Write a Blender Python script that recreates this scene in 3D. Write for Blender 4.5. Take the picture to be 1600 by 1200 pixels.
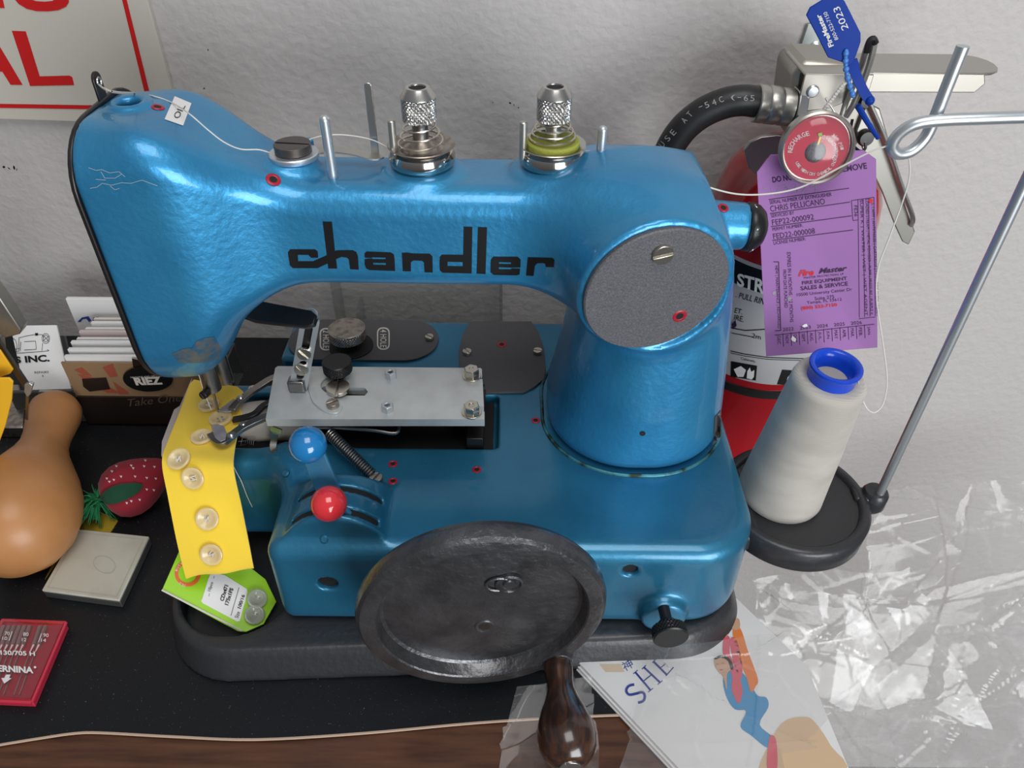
import bpy, bmesh, math, random
import numpy as np
from math import sin, cos, pi, radians
from mathutils import Vector, Matrix
from mathutils.bvhtree import BVHTree
random.seed(7); rng = np.random.default_rng(7)
for o in list(bpy.data.objects): bpy.data.objects.remove(o)
SC = bpy.context.scene; COL = SC.collection
S = 0.01                      # everything below is written in centimetres
V = Vector

# ------------------------------------------------------------------ camera
H = 36.5; PITCH = radians(40); ROLL = 0.01; FPX = 1200.0
Fw = V((0, cos(PITCH), -sin(PITCH))); U0 = V((0, sin(PITCH), cos(PITCH))); R0 = V((1, 0, 0))
Rt = R0*cos(ROLL) + U0*sin(ROLL); Up = U0*cos(ROLL) - R0*sin(ROLL); CAM = V((0, 0, H))
cd = bpy.data.cameras.new('camera'); cam = bpy.data.objects.new('camera', cd); COL.objects.link(cam)
cd.sensor_fit = 'HORIZONTAL'; cd.sensor_width = 36; cd.lens = 36*FPX/1600; cd.clip_start = 0.005; cd.clip_end = 50
m = Matrix((Rt, Up, -Fw)).transposed().to_4x4(); m.translation = CAM*S; cam.matrix_world = m
SC.camera = cam
def ray(u, v): return Fw*FPX + Rt*(u-800) + Up*(600-v)
def P(u, v, x=None, y=None, z=None):
    "point of the room seen at photo position (u, v) that lies on the plane x=, y= or z="
    d = ray(u, v)
    t = x/d.x if x is not None else (y/d.y if y is not None else (z-H)/d.z)
    return CAM + d*t
def plane_fn(a, b, c, off=0.0):
    n = (b-a).cross(c-a).normalized()
    if n.dot(CAM-a) < 0: n = -n
    def f(u, v):
        d = ray(u, v); return CAM + d*((a-CAM).dot(n)/d.dot(n)) + n*off
    return f

# ------------------------------------------------------------------ view, world, lights
vs = SC.view_settings; vs.view_transform = 'Standard'; vs.look = 'None'; vs.gamma = 1; vs.use_curve_mapping = False
vs.exposure = 0.0
W = bpy.data.worlds.new('world'); SC.world = W; W.use_nodes = True
wn = W.node_tree.nodes; wl = W.node_tree.links; bg = wn['Background']
tc = wn.new('ShaderNodeTexCoord'); sx = wn.new('ShaderNodeSeparateXYZ'); wl.new(tc.outputs['Generated'], sx.inputs[0])
rp = wn.new('ShaderNodeValToRGB'); mr = wn.new('ShaderNodeMapRange'); mr.inputs[1].default_value = -1; mr.inputs[2].default_value = 1
wl.new(sx.outputs['Z'], mr.inputs[0]); wl.new(mr.outputs[0], rp.inputs[0])
rp.color_ramp.elements[0].color = (.10, .095, .09, 1); rp.color_ramp.elements[1].color = (.80, .82, .86, 1)
e = rp.color_ramp.elements.new(.5); e.color = (.34, .35, .37, 1)
wl.new(rp.outputs[0], bg.inputs[0]); bg.inputs[1].default_value = 0.36
def area(name, loc, target, sx_, sy_, power, color):
    l = bpy.data.lights.new(name, 'AREA'); l.shape = 'RECTANGLE'; l.size = sx_*S; l.size_y = sy_*S; l.energy = power; l.color = color
    o = bpy.data.objects.new(name, l); COL.objects.link(o); o.location = V(loc)*S
    o.rotation_euler = (V(target)-V(loc)).to_track_quat('-Z', 'Y').to_euler(); return o
area('window_light', (78, -125, 26), (0, 34, 12), 95, 95, 28.0, (.96, .985, 1.0))
area('shop_light', (15, -20, 150), (0, 35, 10), 80, 80, 11.0, (1.0, .97, .94))

# ------------------------------------------------------------------ materials
def mat(name, color, metallic=0, rough=.5, coat=0, coat_rough=.1, bump=None, vary=None, spec=.5, trans=0, ior=1.45, alpha=1, emission=None, sheen=0, sub=0):
    m = bpy.data.materials.new(name); m.use_nodes = True; nt = m.node_tree; b = nt.nodes['Principled BSDF']
    c = (*color, 1); b.inputs['Base Color'].default_value = c; b.inputs['Metallic'].default_value = metallic
    b.inputs['Roughness'].default_value = rough; b.inputs['Coat Weight'].default_value = coat; b.inputs['Coat Roughness'].default_value = coat_rough
    b.inputs['Specular IOR Level'].default_value = spec; b.inputs['Transmission Weight'].default_value = trans; b.inputs['IOR'].default_value = ior
    b.inputs['Alpha'].default_value = alpha; b.inputs['Sheen Weight'].default_value = sheen
    if sub: b.inputs['Subsurface Weight'].default_value = sub; b.inputs['Subsurface Radius'].default_value = (.003, .003, .003)
    t = nt.nodes.new('ShaderNodeTexCoord')
    if bump:      # (scale, strength, distance cm, detail)
        n = nt.nodes.new('ShaderNodeTexNoise'); n.inputs['Scale'].default_value = bump[0]; n.inputs['Detail'].default_value = bump[3] if len(bump) > 3 else 3
        nt.links.new(t.outputs['Object'], n.inputs['Vector'])
        bp = nt.nodes.new('ShaderNodeBump'); bp.inputs['Strength'].default_value = bump[1]; bp.inputs['Distance'].default_value = bump[2]*S
        nt.links.new(n.outputs[0], bp.inputs['Height']); nt.links.new(bp.outputs[0], b.inputs['Normal'])
    if vary:      # (scale, color2, lo, hi[, stretch vector])
        n = nt.nodes.new('ShaderNodeTexNoise'); n.inputs['Scale'].default_value = vary[0]; n.inputs['Detail'].default_value = 5
        if len(vary) > 4:
            mp = nt.nodes.new('ShaderNodeMapping'); mp.inputs['Scale'].default_value = vary[4]
            nt.links.new(t.outputs['Object'], mp.inputs[0]); nt.links.new(mp.outputs[0], n.inputs['Vector'])
        else: nt.links.new(t.outputs['Object'], n.inputs['Vector'])
        r = nt.nodes.new('ShaderNodeValToRGB'); r.color_ramp.elements[0].position = vary[2]; r.color_ramp.elements[1].position = vary[3]
        r.color_ramp.elements[0].color = c; r.color_ramp.elements[1].color = (*vary[1], 1)
        nt.links.new(n.outputs[0], r.inputs[0]); nt.links.new(r.outputs[0], b.inputs['Base Color'])
    return m
M = {}
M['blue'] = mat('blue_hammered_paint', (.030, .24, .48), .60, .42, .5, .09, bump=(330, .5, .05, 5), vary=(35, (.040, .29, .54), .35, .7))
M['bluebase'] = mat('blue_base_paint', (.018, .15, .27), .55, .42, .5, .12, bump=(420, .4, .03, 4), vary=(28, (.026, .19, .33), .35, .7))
M['darkcast'] = mat('dark_cast_paint', (.035, .036, .040), .35, .42, .25, .2, bump=(330, .5, .05, 4))
M['wheel'] = mat('grey_metallic_cast', (.12, .122, .13), .75, .34, .35, .15, bump=(210, .9, .09, 7), vary=(60, (.06, .06, .065), .35, .7))
M['greyplate'] = mat('grey_textured_plate', (.105, .105, .115), .35, .55, 0, bump=(900, .5, .03), vary=(1500, (.16, .16, .175), .4, .65))
M['darkplate'] = mat('dark_satin_plate', (.085, .083, .088), .2, .58, bump=(900, .2, .01))
M['steel'] = mat('steel', (.55, .54, .52), 1, .28, bump=(500, .08, .01))
M['zinc'] = mat('zinc_plated_steel', (.60, .64, .67), .85, .36)
M['alu'] = mat('raw_aluminium', (.60, .625, .625), .45, .40, bump=(300, .15, .02), vary=(90, (.52, .54, .53), .4, .75))
M['nickel'] = mat('polished_nickel', (.58, .54, .50), 1, .12)
M['oldnickel'] = mat('worn_nickel', (.42, .38, .34), 1, .35, vary=(250, (.26, .22, .19), .45, .65))
M['screw'] = mat('screw_nickel', (.62, .58, .50), 1, .26)
M['darksteel'] = mat('blackened_steel', (.05, .045, .045), .8, .35)
M['gunsteel'] = mat('grey_spring_steel', (.28, .27, .26), 1, .33)
M['black'] = mat('black_plastic', (.008, .008, .009), 0, .35)
M['ink'] = mat('black_ink', (.004, .004, .005), 0, .45)
M['slot'] = mat('slot_shadow_steel', (.03, .022, .018), .4, .6)
M['void'] = mat('black_recess_shade', (.006, .006, .007), 0, .7)
M['redpaint'] = mat('red_marker_paint', (.35, .01, .03), 0, .35)
M['bluestem'] = mat('light_blue_lever_paint', (.07, .30, .52), .35, .28, coat=.5, coat_rough=.08)
M['blueball'] = mat('blue_plastic_knob', (.012, .17, .42), 0, .16, coat=.6, coat_rough=.04)
M['redball'] = mat('red_plastic_knob', (.72, .035, .045), 0, .16, coat=.6, coat_rough=.04)
M['wall'] = mat('painted_plaster', (.49, .47, .46), 0, .62, bump=(165, .8, .11, 5))
M['wood'] = mat('brown_wood', (.055, .020, .010), 0, .38, bump=(220, .1, .02), vary=(30, (.13, .052, .024), .3, .75, (1, 9, 9)))
M['blackmat'] = mat('black_table_mat', (.010, .011, .013), 0, .38, bump=(700, .25, .02), vary=(1300, (.22, .22, .22), .69, .76), spec=.25)
M['matedge'] = mat('mat_cut_edge', (.45, .33, .25), 0, .7)
M['birch'] = mat('turned_birch', (.43, .20, .075), 0, .45, coat=.12, coat_rough=.2, bump=(160, .12, .02), vary=(45, (.38, .165, .055), .35, .75, (1, 1.6, 1)))
M['darkwood'] = mat('dark_lacquered_wood', (.020, .010, .007), 0, .25, coat=.6, coat_rough=.12, vary=(60, (.085, .030, .014), .4, .8, (6, 1, 6)))
M['signwhite'] = mat('sign_board', (.56, .53, .47), 0, .45)
M['signred'] = mat('sign_red', (.55, .012, .012), 0, .45)
M['paper'] = mat('white_paper', (.72, .72, .72), 0, .6)
M['papercream'] = mat('cream_paper', (.60, .57, .52), 0, .6)
M['paperpink'] = mat('pink_grey_paper', (.55, .46, .46), 0, .6)
M['yellow'] = mat('yellow_felt', (.80, .56, .035), 0, .85, bump=(1100, .25, .02), sheen=.3)
M['yellowcard'] = mat('orange_yellow_card', (.78, .42, .02), 0, .5)
M['greyfelt'] = mat('grey_backing', (.42, .37, .35), 0, .8)
M['red'] = mat('extinguisher_red', (.34, .008, .014), 0, .18, coat=.6, coat_rough=.05)
M['rubber'] = mat('black_rubber', (.012, .012, .013), 0, .42)
M['satin'] = mat('satin_nickel', (.46, .45, .41), .9, .34)
M['valve'] = mat('cast_valve', (.40, .38, .34), .85, .38)
M['purple'] = mat('purple_tag_card', (.28, .125, .35), 0, .65)
M['purpleink'] = mat('dark_purple_ink', (.03, .005, .05), 0, .6)
M['tagblue'] = mat('blue_tag_plastic', (.004, .04, .30), 0, .45, spec=.2)
M['lightblue'] = mat('light_blue_plastic', (.07, .22, .60), 0, .3)
M['white'] = mat('white_print', (.75, .75, .75), 0, .5)
M['greyink'] = mat('grey_ink', (.25, .25, .26), 0, .6)
M['labelwhite'] = mat('label_white', (.42, .42, .43), 0, .45)
M['gaugered'] = mat('gauge_red', (.42, .01, .04), 0, .5)
M['gaugegreen'] = mat('gauge_green', (.25, .45, .08), 0, .5)
M['needleyellow'] = mat('needle_yellow', (.75, .50, .03), 0, .5)
M['thread'] = mat('ecru_thread', (.50, .46, .40), 0, .7, bump=(600, .4, .02), sheen=.2)
M['threadstrand'] = mat('white_thread_strand', (.62, .60, .56), 0, .6)
M['coreblue'] = mat('blue_plastic_core', (.008, .06, .55), 0, .22)
M['straw'] = mat('red_velvet', (.20, .003, .014), 0, .85, sheen=.08)
M['green'] = mat('green_felt', (.004, .045, .020), 0, .95)
M['greenyarn'] = mat('green_yarn', (.006, .13, .045), 0, .95)
M['caselid'] = mat('cream_plastic_lid', (.48, .47, .40), 0, .30, coat=.3, vary=(25, (.40, .39, .33), .45, .6))
M['casebody'] = mat('dark_clear_case', (.05, .05, .05), 0, .12)
M['needlered'] = mat('red_translucent_case', (.50, .03, .06), 0, .15, coat=.5)
M['lime'] = mat('lime_packet', (.30, .60, .012), 0, .32, coat=.4)
M['orange'] = mat('orange_print', (.70, .12, .03), 0, .4)
M['blueprint'] = mat('blue_print', (.03, .05, .28), 0, .5)
M['feltgreen'] = mat('green_tension_felt', (.28, .30, .05), 0, .95, bump=(900, .8, .05))
M['greybg'] = mat('floor_grey', (.22, .21, .21), 0, .6)
M['skin'] = mat('print_skin', (.55, .33, .22), 0, .5)
M['printcyan'] = mat('print_blue_dress', (.05, .26, .50), 0, .5)
M['printpink'] = mat('print_pink', (.62, .10, .14), 0, .5)
M['printorange'] = mat('print_orange', (.72, .20, .04), 0, .5)
M['printsand'] = mat('print_sand', (.62, .44, .28), 0, .5)
M['tan'] = mat('tan_print', (.26, .165, .09), 0, .5)
M['rust'] = mat('rust_print', (.30, .07, .04), 0, .5)
M['scratch'] = mat('pale_scratch', (.30, .42, .50), .3, .5)
M['worn'] = mat('bare_worn_metal', (.17, .19, .19), .6, .45, vary=(220, (.05, .17, .30), .45, .6))
def glass_like(name, tint, gloss_rough, base_fac, rim):
    "thin clear plastic: transparent with fresnel reflections"
    m = bpy.data.materials.new(name); m.use_nodes = True; nt = m.node_tree; nt.nodes.clear()
    o = nt.nodes.new('ShaderNodeOutputMaterial'); tr = nt.nodes.new('ShaderNodeBsdfTransparent'); tr.inputs[0].default_value = (*tint, 1)
    g = nt.nodes.new('ShaderNodeBsdfGlossy'); g.inputs['Roughness'].default_value = gloss_rough; g.inputs[0].default_value = (.95, .95, .95, 1)
    lw = nt.nodes.new('ShaderNodeLayerWeight'); lw.inputs[0].default_value = .35
    mr = nt.nodes.new('ShaderNodeMapRange'); mr.inputs[3].default_value = base_fac; mr.inputs[4].default_value = rim
    nt.links.new(lw.outputs['Facing'], mr.inputs[0]); mx = nt.nodes.new('ShaderNodeMixShader')
    nt.links.new(mr.outputs[0], mx.inputs[0]); nt.links.new(tr.outputs[0], mx.inputs[1]); nt.links.new(g.outputs[0], mx.inputs[2]); nt.links.new(mx.outputs[0], o.inputs[0])
    return m, nt, g, tr, mx, o
M['acrylic'] = glass_like('clear_acrylic', (.955, .965, .96), .08, .02, .30)[0]
M['button'] = mat('clear_button', (.80, .66, .40), 0, .12, coat=.5, alpha=.5)
M['buttondark'] = mat('clear_button_grey', (.40, .42, .36), 0, .12, coat=.5, alpha=.55)
M['gaugeglass'] = glass_like('gauge_lens', (.96, .95, .95), .12, .02, .25)[0]
# crinkled film: transparent film, glossy creases, faint milky body
fm, nt, g, tr, mx, outn = glass_like('crinkled_clear_film', (.955, .95, .945), .12, .014, .16)
t = nt.nodes.new('ShaderNodeTexCoord'); vo = nt.nodes.new('ShaderNodeTexVoronoi'); vo.feature = 'DISTANCE_TO_EDGE'; vo.inputs['Scale'].default_value = 14
no = nt.nodes.new('ShaderNodeTexNoise'); no.inputs['Scale'].default_value = 22; no.inputs['Detail'].default_value = 3
va = nt.nodes.new('ShaderNodeVectorMath'); va.operation = 'MULTIPLY_ADD'; va.inputs[1].default_value = (.06, .06, .06)
nt.links.new(t.outputs['Object'], no.inputs['Vector']); nt.links.new(no.outputs['Color'], va.inputs[0]); nt.links.new(t.outputs['Object'], va.inputs[2])
nt.links.new(va.outputs[0], vo.inputs['Vector'])
bp = nt.nodes.new('ShaderNodeBump'); bp.inputs['Strength'].default_value = .35; bp.inputs['Distance'].default_value = .0015
nt.links.new(vo.outputs['Distance'], bp.inputs['Height']); nt.links.new(bp.outputs[0], g.inputs['Normal'])
df = nt.nodes.new('ShaderNodeBsdfDiffuse'); df.inputs[0].default_value = (.85, .85, .85, 1); m2 = nt.nodes.new('ShaderNodeMixShader'); m2.inputs[0].default_value = .06
cz_ = nt.nodes.new('ShaderNodeMapRange'); cz_.inputs[1].default_value = .0; cz_.inputs[2].default_value = .035; cz_.inputs[3].default_value = .13; cz_.inputs[4].default_value = .07; nt.links.new(vo.outputs['Distance'], cz_.inputs[0]); nt.links.new(cz_.outputs[0], m2.inputs[0])
nt.links.new(mx.outputs[0], m2.inputs[1]); nt.links.new(df.outputs[0], m2.inputs[2]); nt.links.new(m2.outputs[0], outn.inputs[0])
M['film'] = fm

# ------------------------------------------------------------------ mesh helpers
def basis(axis, hint=None):
    a = V(axis).normalized(); h = V(hint) if hint else (V((0, 0, 1)) if abs(a.z) < .9 else V((1, 0, 0)))
    x = h.cross(a)
    if x.length < 1e-6: x = V((0, 1, 0)).cross(a)
    x.normalize(); return x, a.cross(x).normalized(), a
class MB:
    def __init__(s): s.v = []; s.f = []
    def add(s, vs, fs):
        n = len(s.v); s.v += [tuple(p) for p in vs]; s.f += [tuple(i+n for i in f) for f in fs]; return s
    def box(s, lo, hi):
        (a, b, c), (d, e, f) = lo, hi
        return s.add([(a,b,c),(d,b,c),(d,e,c),(a,e,c),(a,b,f),(d,b,f),(d,e,f),(a,e,f)], [(0,3,2,1),(4,5,6,7),(0,1,5,4),(1,2,6,5),(2,3,7,6),(3,0,4,7)])
    def lathe(s, prof, o, axis, n=48, fn=None, hint=None):
        x, y, a = basis(axis, hint); o = V(o); vs = []; fs = []; rings = []
        for (r, h) in prof:
            if r < 1e-5: rings.append([len(vs)]); vs.append(o+a*h)
            else:
                ring = []
                for i in range(n):
                    t = 2*pi*i/n; rr = fn(r, h, t) if fn else r
                    ring.append(len(vs)); vs.append(o+a*h+x*rr*cos(t)+y*rr*sin(t))
                rings.append(ring)
        for A, B in zip(rings, rings[1:]):
            if len(A) == 1 and len(B) == 1: continue
            for i in range(n):
                j = (i+1) % n
                if len(A) == 1: fs.append((A[0], B[j], B[i]))
                elif len(B) == 1: fs.append((A[i], A[j], B[0]))
                else: fs.append((A[i], A[j], B[j], B[i]))
        return s.add(vs, fs)
    def cyl(s, p0, p1, r0, r1=None, n=32, b=0.0):
        r1 = r0 if r1 is None else r1; p0 = V(p0); p1 = V(p1); L = (p1-p0).length
        pr = [(0,0),(r0-b,0),(r0,b),(r1,L-b),(r1-b,L),(0,L)] if b else [(0,0),(r0,0),(r1,L),(0,L)]
        return s.lathe(pr, p0, p1-p0, n)
    def sphere(s, c, r, n=32, sc=(1,1,1)):
        k = n//2; prof = [(r*sin(pi*i/k) if 0 < i < k else 0, -r*cos(pi*i/k)) for i in range(k+1)]
        t = MB().lathe(prof, (0,0,0), (0,0,1), n); c = V(c)
        return s.add([(c.x+p[0]*sc[0], c.y+p[1]*sc[1], c.z+p[2]*sc[2]) for p in t.v], t.f)
    def tube(s, pts, r, n=10, closed=False, cap=True):
        pts = [V(p) for p in pts]; N = len(pts); vs = []; fs = []
        T = []
        for i in range(N):
            a = pts[(i-1) % N] if (closed or i > 0) else pts[i]; b = pts[(i+1) % N] if (closed or i < N-1) else pts[i]
            T.append((b-a).normalized())
        x, y, _ = basis(T[0])
        for i in range(N):
            x = (x - T[i]*x.dot(T[i])).normalized(); y = T[i].cross(x)
            rr = r(i/(N-1)) if callable(r) else r
            for k in range(n): vs.append(pts[i]+x*rr*cos(2*pi*k/n)+y*rr*sin(2*pi*k/n))
        for i in range(N if closed else N-1):
            for k in range(n):
                a = i*n+k; b = i*n+(k+1) % n; c = ((i+1) % N)*n+(k+1) % n; d = ((i+1) % N)*n+k; fs.append((a, b, c, d))
        if cap and not closed: fs.append(tuple(range(n))[::-1]); fs.append(tuple(range((N-1)*n, N*n)))
        return s.add(vs, fs)
    def prism(s, poly, o, ex, ey, ez, h):
        "closed outline poly (2-D) in frame (o, ex, ey), extruded by h along ez"
        o = V(o); ex = V(ex); ey = V(ey); ez = V(ez); n = len(poly)
        vs = [o+ex*a+ey*b for a, b in poly] + [o+ex*a+ey*b+ez*h for a, b in poly]
        return s.add(vs, [tuple(range(n))[::-1], tuple(range(n, 2*n))] + [(i, (i+1) % n, n+(i+1) % n, n+i) for i in range(n)])
    def slab(s, top, dv):
        "solid whose upper face is the 3-D outline top and whose lower face is moved by dv"
        n = len(top); dv = V(dv)
        return s.add([V(p) for p in top]+[V(p)+dv for p in top], [tuple(range(n)), tuple(range(n, 2*n))[::-1]] + [(i, n+i, n+(i+1) % n, (i+1) % n) for i in range(n)])
    def strip(s, path, widths, th, up=(0,0,1)):
        "flat bar following path: width across, thickness along up"
        up = V(up); pts = [V(p) for p in path]; N = len(pts); vs = []; fs = []
        for i in range(N):
            t = (pts[min(i+1, N-1)]-pts[max(i-1, 0)]).normalized(); c = t.cross(up).normalized(); w = (widths[i] if hasattr(widths, '__len__') else widths)/2; u = c.cross(t)
            for sx_, sy_ in ((-1, -1), (1, -1), (1, 1), (-1, 1)): vs.append(pts[i]+c*w*sx_+u*th/2*sy_)
        for i in range(N-1):
            for k in range(4): fs.append((i*4+k, i*4+(k+1) % 4, (i+1)*4+(k+1) % 4, (i+1)*4+k))
        fs.append((3,2,1,0)); fs.append(tuple(range((N-1)*4, N*4))); return s.add(vs, fs)
    def build(s, name, m, parent=None, smooth=35, bevel=0, seg=2, sub=0, kind=None):
        me = bpy.data.meshes.new(name); o = bpy.data.objects.new(name, me); COL.objects.link(o)
        off = V((0,0,0)); r = parent
        while r is not None: off += r.location; r = r.parent
        me.from_pydata([V(p)*S-off for p in s.v], [], s.f); me.update()
        bm = bmesh.new(); bm.from_mesh(me); bmesh.ops.remove_doubles(bm, verts=bm.verts, dist=1e-7); bmesh.ops.recalc_face_normals(bm, faces=bm.faces); bm.to_mesh(me); bm.free()
        if smooth:
            me.polygons.foreach_set('use_smooth', [True]*len(me.polygons)); me.set_sharp_from_angle(angle=radians(smooth))
        me.materials.append(M[m] if isinstance(m, str) else m)
        if parent: o.parent = parent
        if bevel:
            b = o.modifiers.new('bevel', 'BEVEL'); b.width = bevel*S; b.segments = seg; b.limit_method = 'ANGLE'; b.angle_limit = radians(40)
        if sub:
            b = o.modifiers.new('sub', 'SUBSURF'); b.levels = sub; b.render_levels = sub
        if kind: o['kind'] = kind
        return o
def tag(o, label, cat=None, group=None, kind=None):
    o['label'] = label
    if cat: o['category'] = cat
    if group: o['group'] = group
    if kind: o['kind'] = kind
    return o
def thing(name, loc, label, cat, group=None):
    o = bpy.data.objects.new(name, None); COL.objects.link(o); o.location = V(loc)*S; o.empty_display_size = .01
    return tag(o, label, cat, group)
def spline(pts, k=8, closed=False):
    pts = [V(p) for p in pts]; out = []; N = len(pts)
    for i in range(N if closed else N-1):
        p0 = pts[(i-1) % N] if (closed or i) else pts[0]; p1 = pts[i]; p2 = pts[(i+1) % N]; p3 = pts[(i+2) % N] if (closed or i+2 < N) else pts[-1]
        for j in range(k):
            t = j/k; out.append(.5*((2*p1)+(p2-p0)*t+(2*p0-5*p1+4*p2-p3)*t*t+(3*p1-p0-3*p2+p3)*t**3))
    if not closed: out.append(pts[-1])
    return out
def rrect(x0, y0, x1, y1, r, k=5):
    out = []
    for cx, cy, a in ((x1-r, y1-r, 0), (x0+r, y1-r, 90), (x0+r, y0+r, 180), (x1-r, y0+r, 270)):
        for i in range(k+1): t = radians(a+90*i/k); out.append((cx+r*cos(t), cy+r*sin(t)))
    return out

# ------------------------------------------------------------------ flat prints
def eval_curve(c):
    o = bpy.data.objects.new('tmp', c); COL.objects.link(o); dg = bpy.context.evaluated_depsgraph_get(); dg.update()
    me = bpy.data.meshes.new_from_object(o.evaluated_get(dg)); vs = [tuple(v.co[:2]) for v in me.vertices]; fs = [tuple(p.vertices) for p in me.polygons]
    bpy.data.objects.remove(o); bpy.data.curves.remove(c); bpy.data.meshes.remove(me); return vs, fs
def text2d(body, italic=0, bold=0.0, spacing=1.0):
    c = bpy.data.curves.new('t', 'FONT'); c.body = body; c.size = 1; c.resolution_u = 3; c.offset = bold; c.shear = italic; c.space_character = spacing; c.fill_mode = 'FRONT'
    return eval_curve(c)
def poly2d(polys):
    c = bpy.data.curves.new('p', 'CURVE'); c.dimensions = '2D'; c.fill_mode = 'FRONT'
    for p in polys:
        sp = c.splines.new('POLY'); sp.points.add(len(p)-1)
        for i, q in enumerate(p): sp.points[i].co = (q[0], q[1], 0, 1)
        sp.use_cyclic_u = True
    return eval_curve(c)
def refine(vs, fs, step):
    bm = bmesh.new(); bv = [bm.verts.new((x, y, 0)) for x, y in vs]
    for f in fs:
        try: bm.faces.new([bv[i] for i in f])
        except Exception: pass
    for ax in (0, 1):
        lo = min(v.co[ax] for v in bm.verts); hi = max(v.co[ax] for v in bm.verts); k = lo+step
        while k < hi:
            no = (1,0,0) if ax == 0 else (0,1,0); co = (k,0,0) if ax == 0 else (0,k,0)
            bmesh.ops.bisect_plane(bm, geom=bm.verts[:]+bm.edges[:]+bm.faces[:], plane_co=co, plane_no=no); k += step
    bm.verts.index_update(); r = [tuple(v.co[:2]) for v in bm.verts], [tuple(v.index for v in f.verts) for f in bm.faces]; bm.free(); return r
class Print:
    "collects flat ink shapes laid on one surface; surf maps a photo position to the surface"
    def __init__(s, surf): s.mb = MB(); s.surf = surf
    def text(s, body, TL, TR, BR, BL, italic=0, bold=0.0, spacing=1.0, step=0):
        vs, fs = text2d(body, italic, bold, spacing); x0 = min(v[0] for v in vs); x1 = max(v[0] for v in vs); y0 = min(v[1] for v in vs); y1 = max(v[1] for v in vs)
        vs = [((x-x0)/(x1-x0), (y-y0)/(y1-y0)) for x, y in vs]
        if step: vs, fs = refine(vs, fs, step)
        out = []
        for a, b in vs:
            top = V(TL).lerp(V(TR), a); bot = V(BL).lerp(V(BR), a); q = bot.lerp(top, b); out.append(s.surf(q[0], q[1]))
        s.mb.add(out, fs); return s
    def line(s, body, x, y, w, h, ang=0, **k):
        "text in a box whose left-bottom is (x,y), width w, height h, baseline turned by ang degrees (clockwise in the photo)"
        a = radians(ang); ex = (cos(a), sin(a)); ey = (sin(a), -cos(a))
        q = lambda i, j: (x+ex[0]*i+ey[0]*j, y+ex[1]*i+ey[1]*j)
        return s.text(body, q(0,h), q(w,h), q(w,0), q(0,0), **k)
    def poly(s, polys, step=0):
        vs, fs = poly2d([[(x, -y) for x, y in p] for p in polys])
        if step: vs, fs = refine(vs, fs, step)
        s.mb.add([s.surf(x, -y) for x, y in vs], fs); return s
    def stroke(s, pts, w, step=0):
        for (a, b), (c, d) in zip(pts, pts[1:]):
            L = math.hypot(c-a, d-b)
            if L < 1e-6: continue
            nx, ny = -(d-b)/L*w/2, (c-a)/L*w/2; k = max(1, int(L/step)) if step else 1
            for i in range(k):
                t0, t1 = i/k, (i+1)/k; p = (a+(c-a)*t0, b+(d-b)*t0); q = (a+(c-a)*t1, b+(d-b)*t1)
                s.mb.add([s.surf(p[0]+nx, p[1]+ny), s.surf(q[0]+nx, q[1]+ny), s.surf(q[0]-nx, q[1]-ny), s.surf(p[0]-nx, p[1]-ny)], [(0,1,2,3)])
        return s
    def disc(s, u, v, a, b, rot=0, n=20):
        t = radians(rot); return s.poly([[(u+a*cos(i*2*pi/n)*cos(t)-b*sin(i*2*pi/n)*sin(t), v+a*cos(i*2*pi/n)*sin(t)+b*sin(i*2*pi/n)*cos(t)) for i in range(n)]])
    def build(s, name, m, parent): return s.mb.build(name, m, parent, smooth=0)
def bvh_of(o):
    dg = bpy.context.evaluated_depsgraph_get(); mw = V((0,0,0)); r = o
    while r is not None: mw += r.location; r = r.parent
    return BVHTree.FromPolygons([(v.co+mw)/S for v in o.data.vertices], [tuple(p.vertices) for p in o.data.polygons])
def surf_of(bvh, off=.02):
    last = [20.0]
    def f(u, v):
        d = ray(u, v).normalized(); h = bvh.ray_cast(CAM, d)
        if h[0] is None: return CAM+d*last[0]
        last[0] = (h[0]-CAM).length; n = h[1] if h[1].dot(d) < 0 else -h[1]; return h[0]+n*off
    return f

# ------------------------------------------------------------------ cast bodies from distance fields
def smin(a, b, k): h = np.maximum(k-np.abs(a-b), 0)/k; return np.minimum(a, b)-h*h*k*.25
def smax(a, b, k): return -smin(-a, -b, k)
def sbox(X, Y, Z, c, h, r):
    qx = np.abs(X-c[0])-(h[0]-r); qy = np.abs(Y-c[1])-(h[1]-r); qz = np.abs(Z-c[2])-(h[2]-r)
    return np.sqrt(np.maximum(qx,0)**2+np.maximum(qy,0)**2+np.maximum(qz,0)**2)+np.minimum(np.maximum(qx, np.maximum(qy, qz)), 0)-r
def rr2(A, B, ha, hb, r):
    qa = np.abs(A)-(ha-r); qb = np.abs(B)-(hb-r); return np.sqrt(np.maximum(qa,0)**2+np.maximum(qb,0)**2)+np.minimum(np.maximum(qa, qb), 0)-r
def ext(d2, d1, k=.3): return smax(d2, d1, k)
def scyl(X, Y, Z, o, ax, r, h0, h1, k=.2):
    a = V(ax).normalized(); dx, dy, dz = X-o[0], Y-o[1], Z-o[2]; t = dx*a.x+dy*a.y+dz*a.z
    rad = np.sqrt(np.maximum(dx*dx+dy*dy+dz*dz-t*t, 0))-r; return smax(rad, np.maximum(h0-t, t-h1), k)
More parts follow.
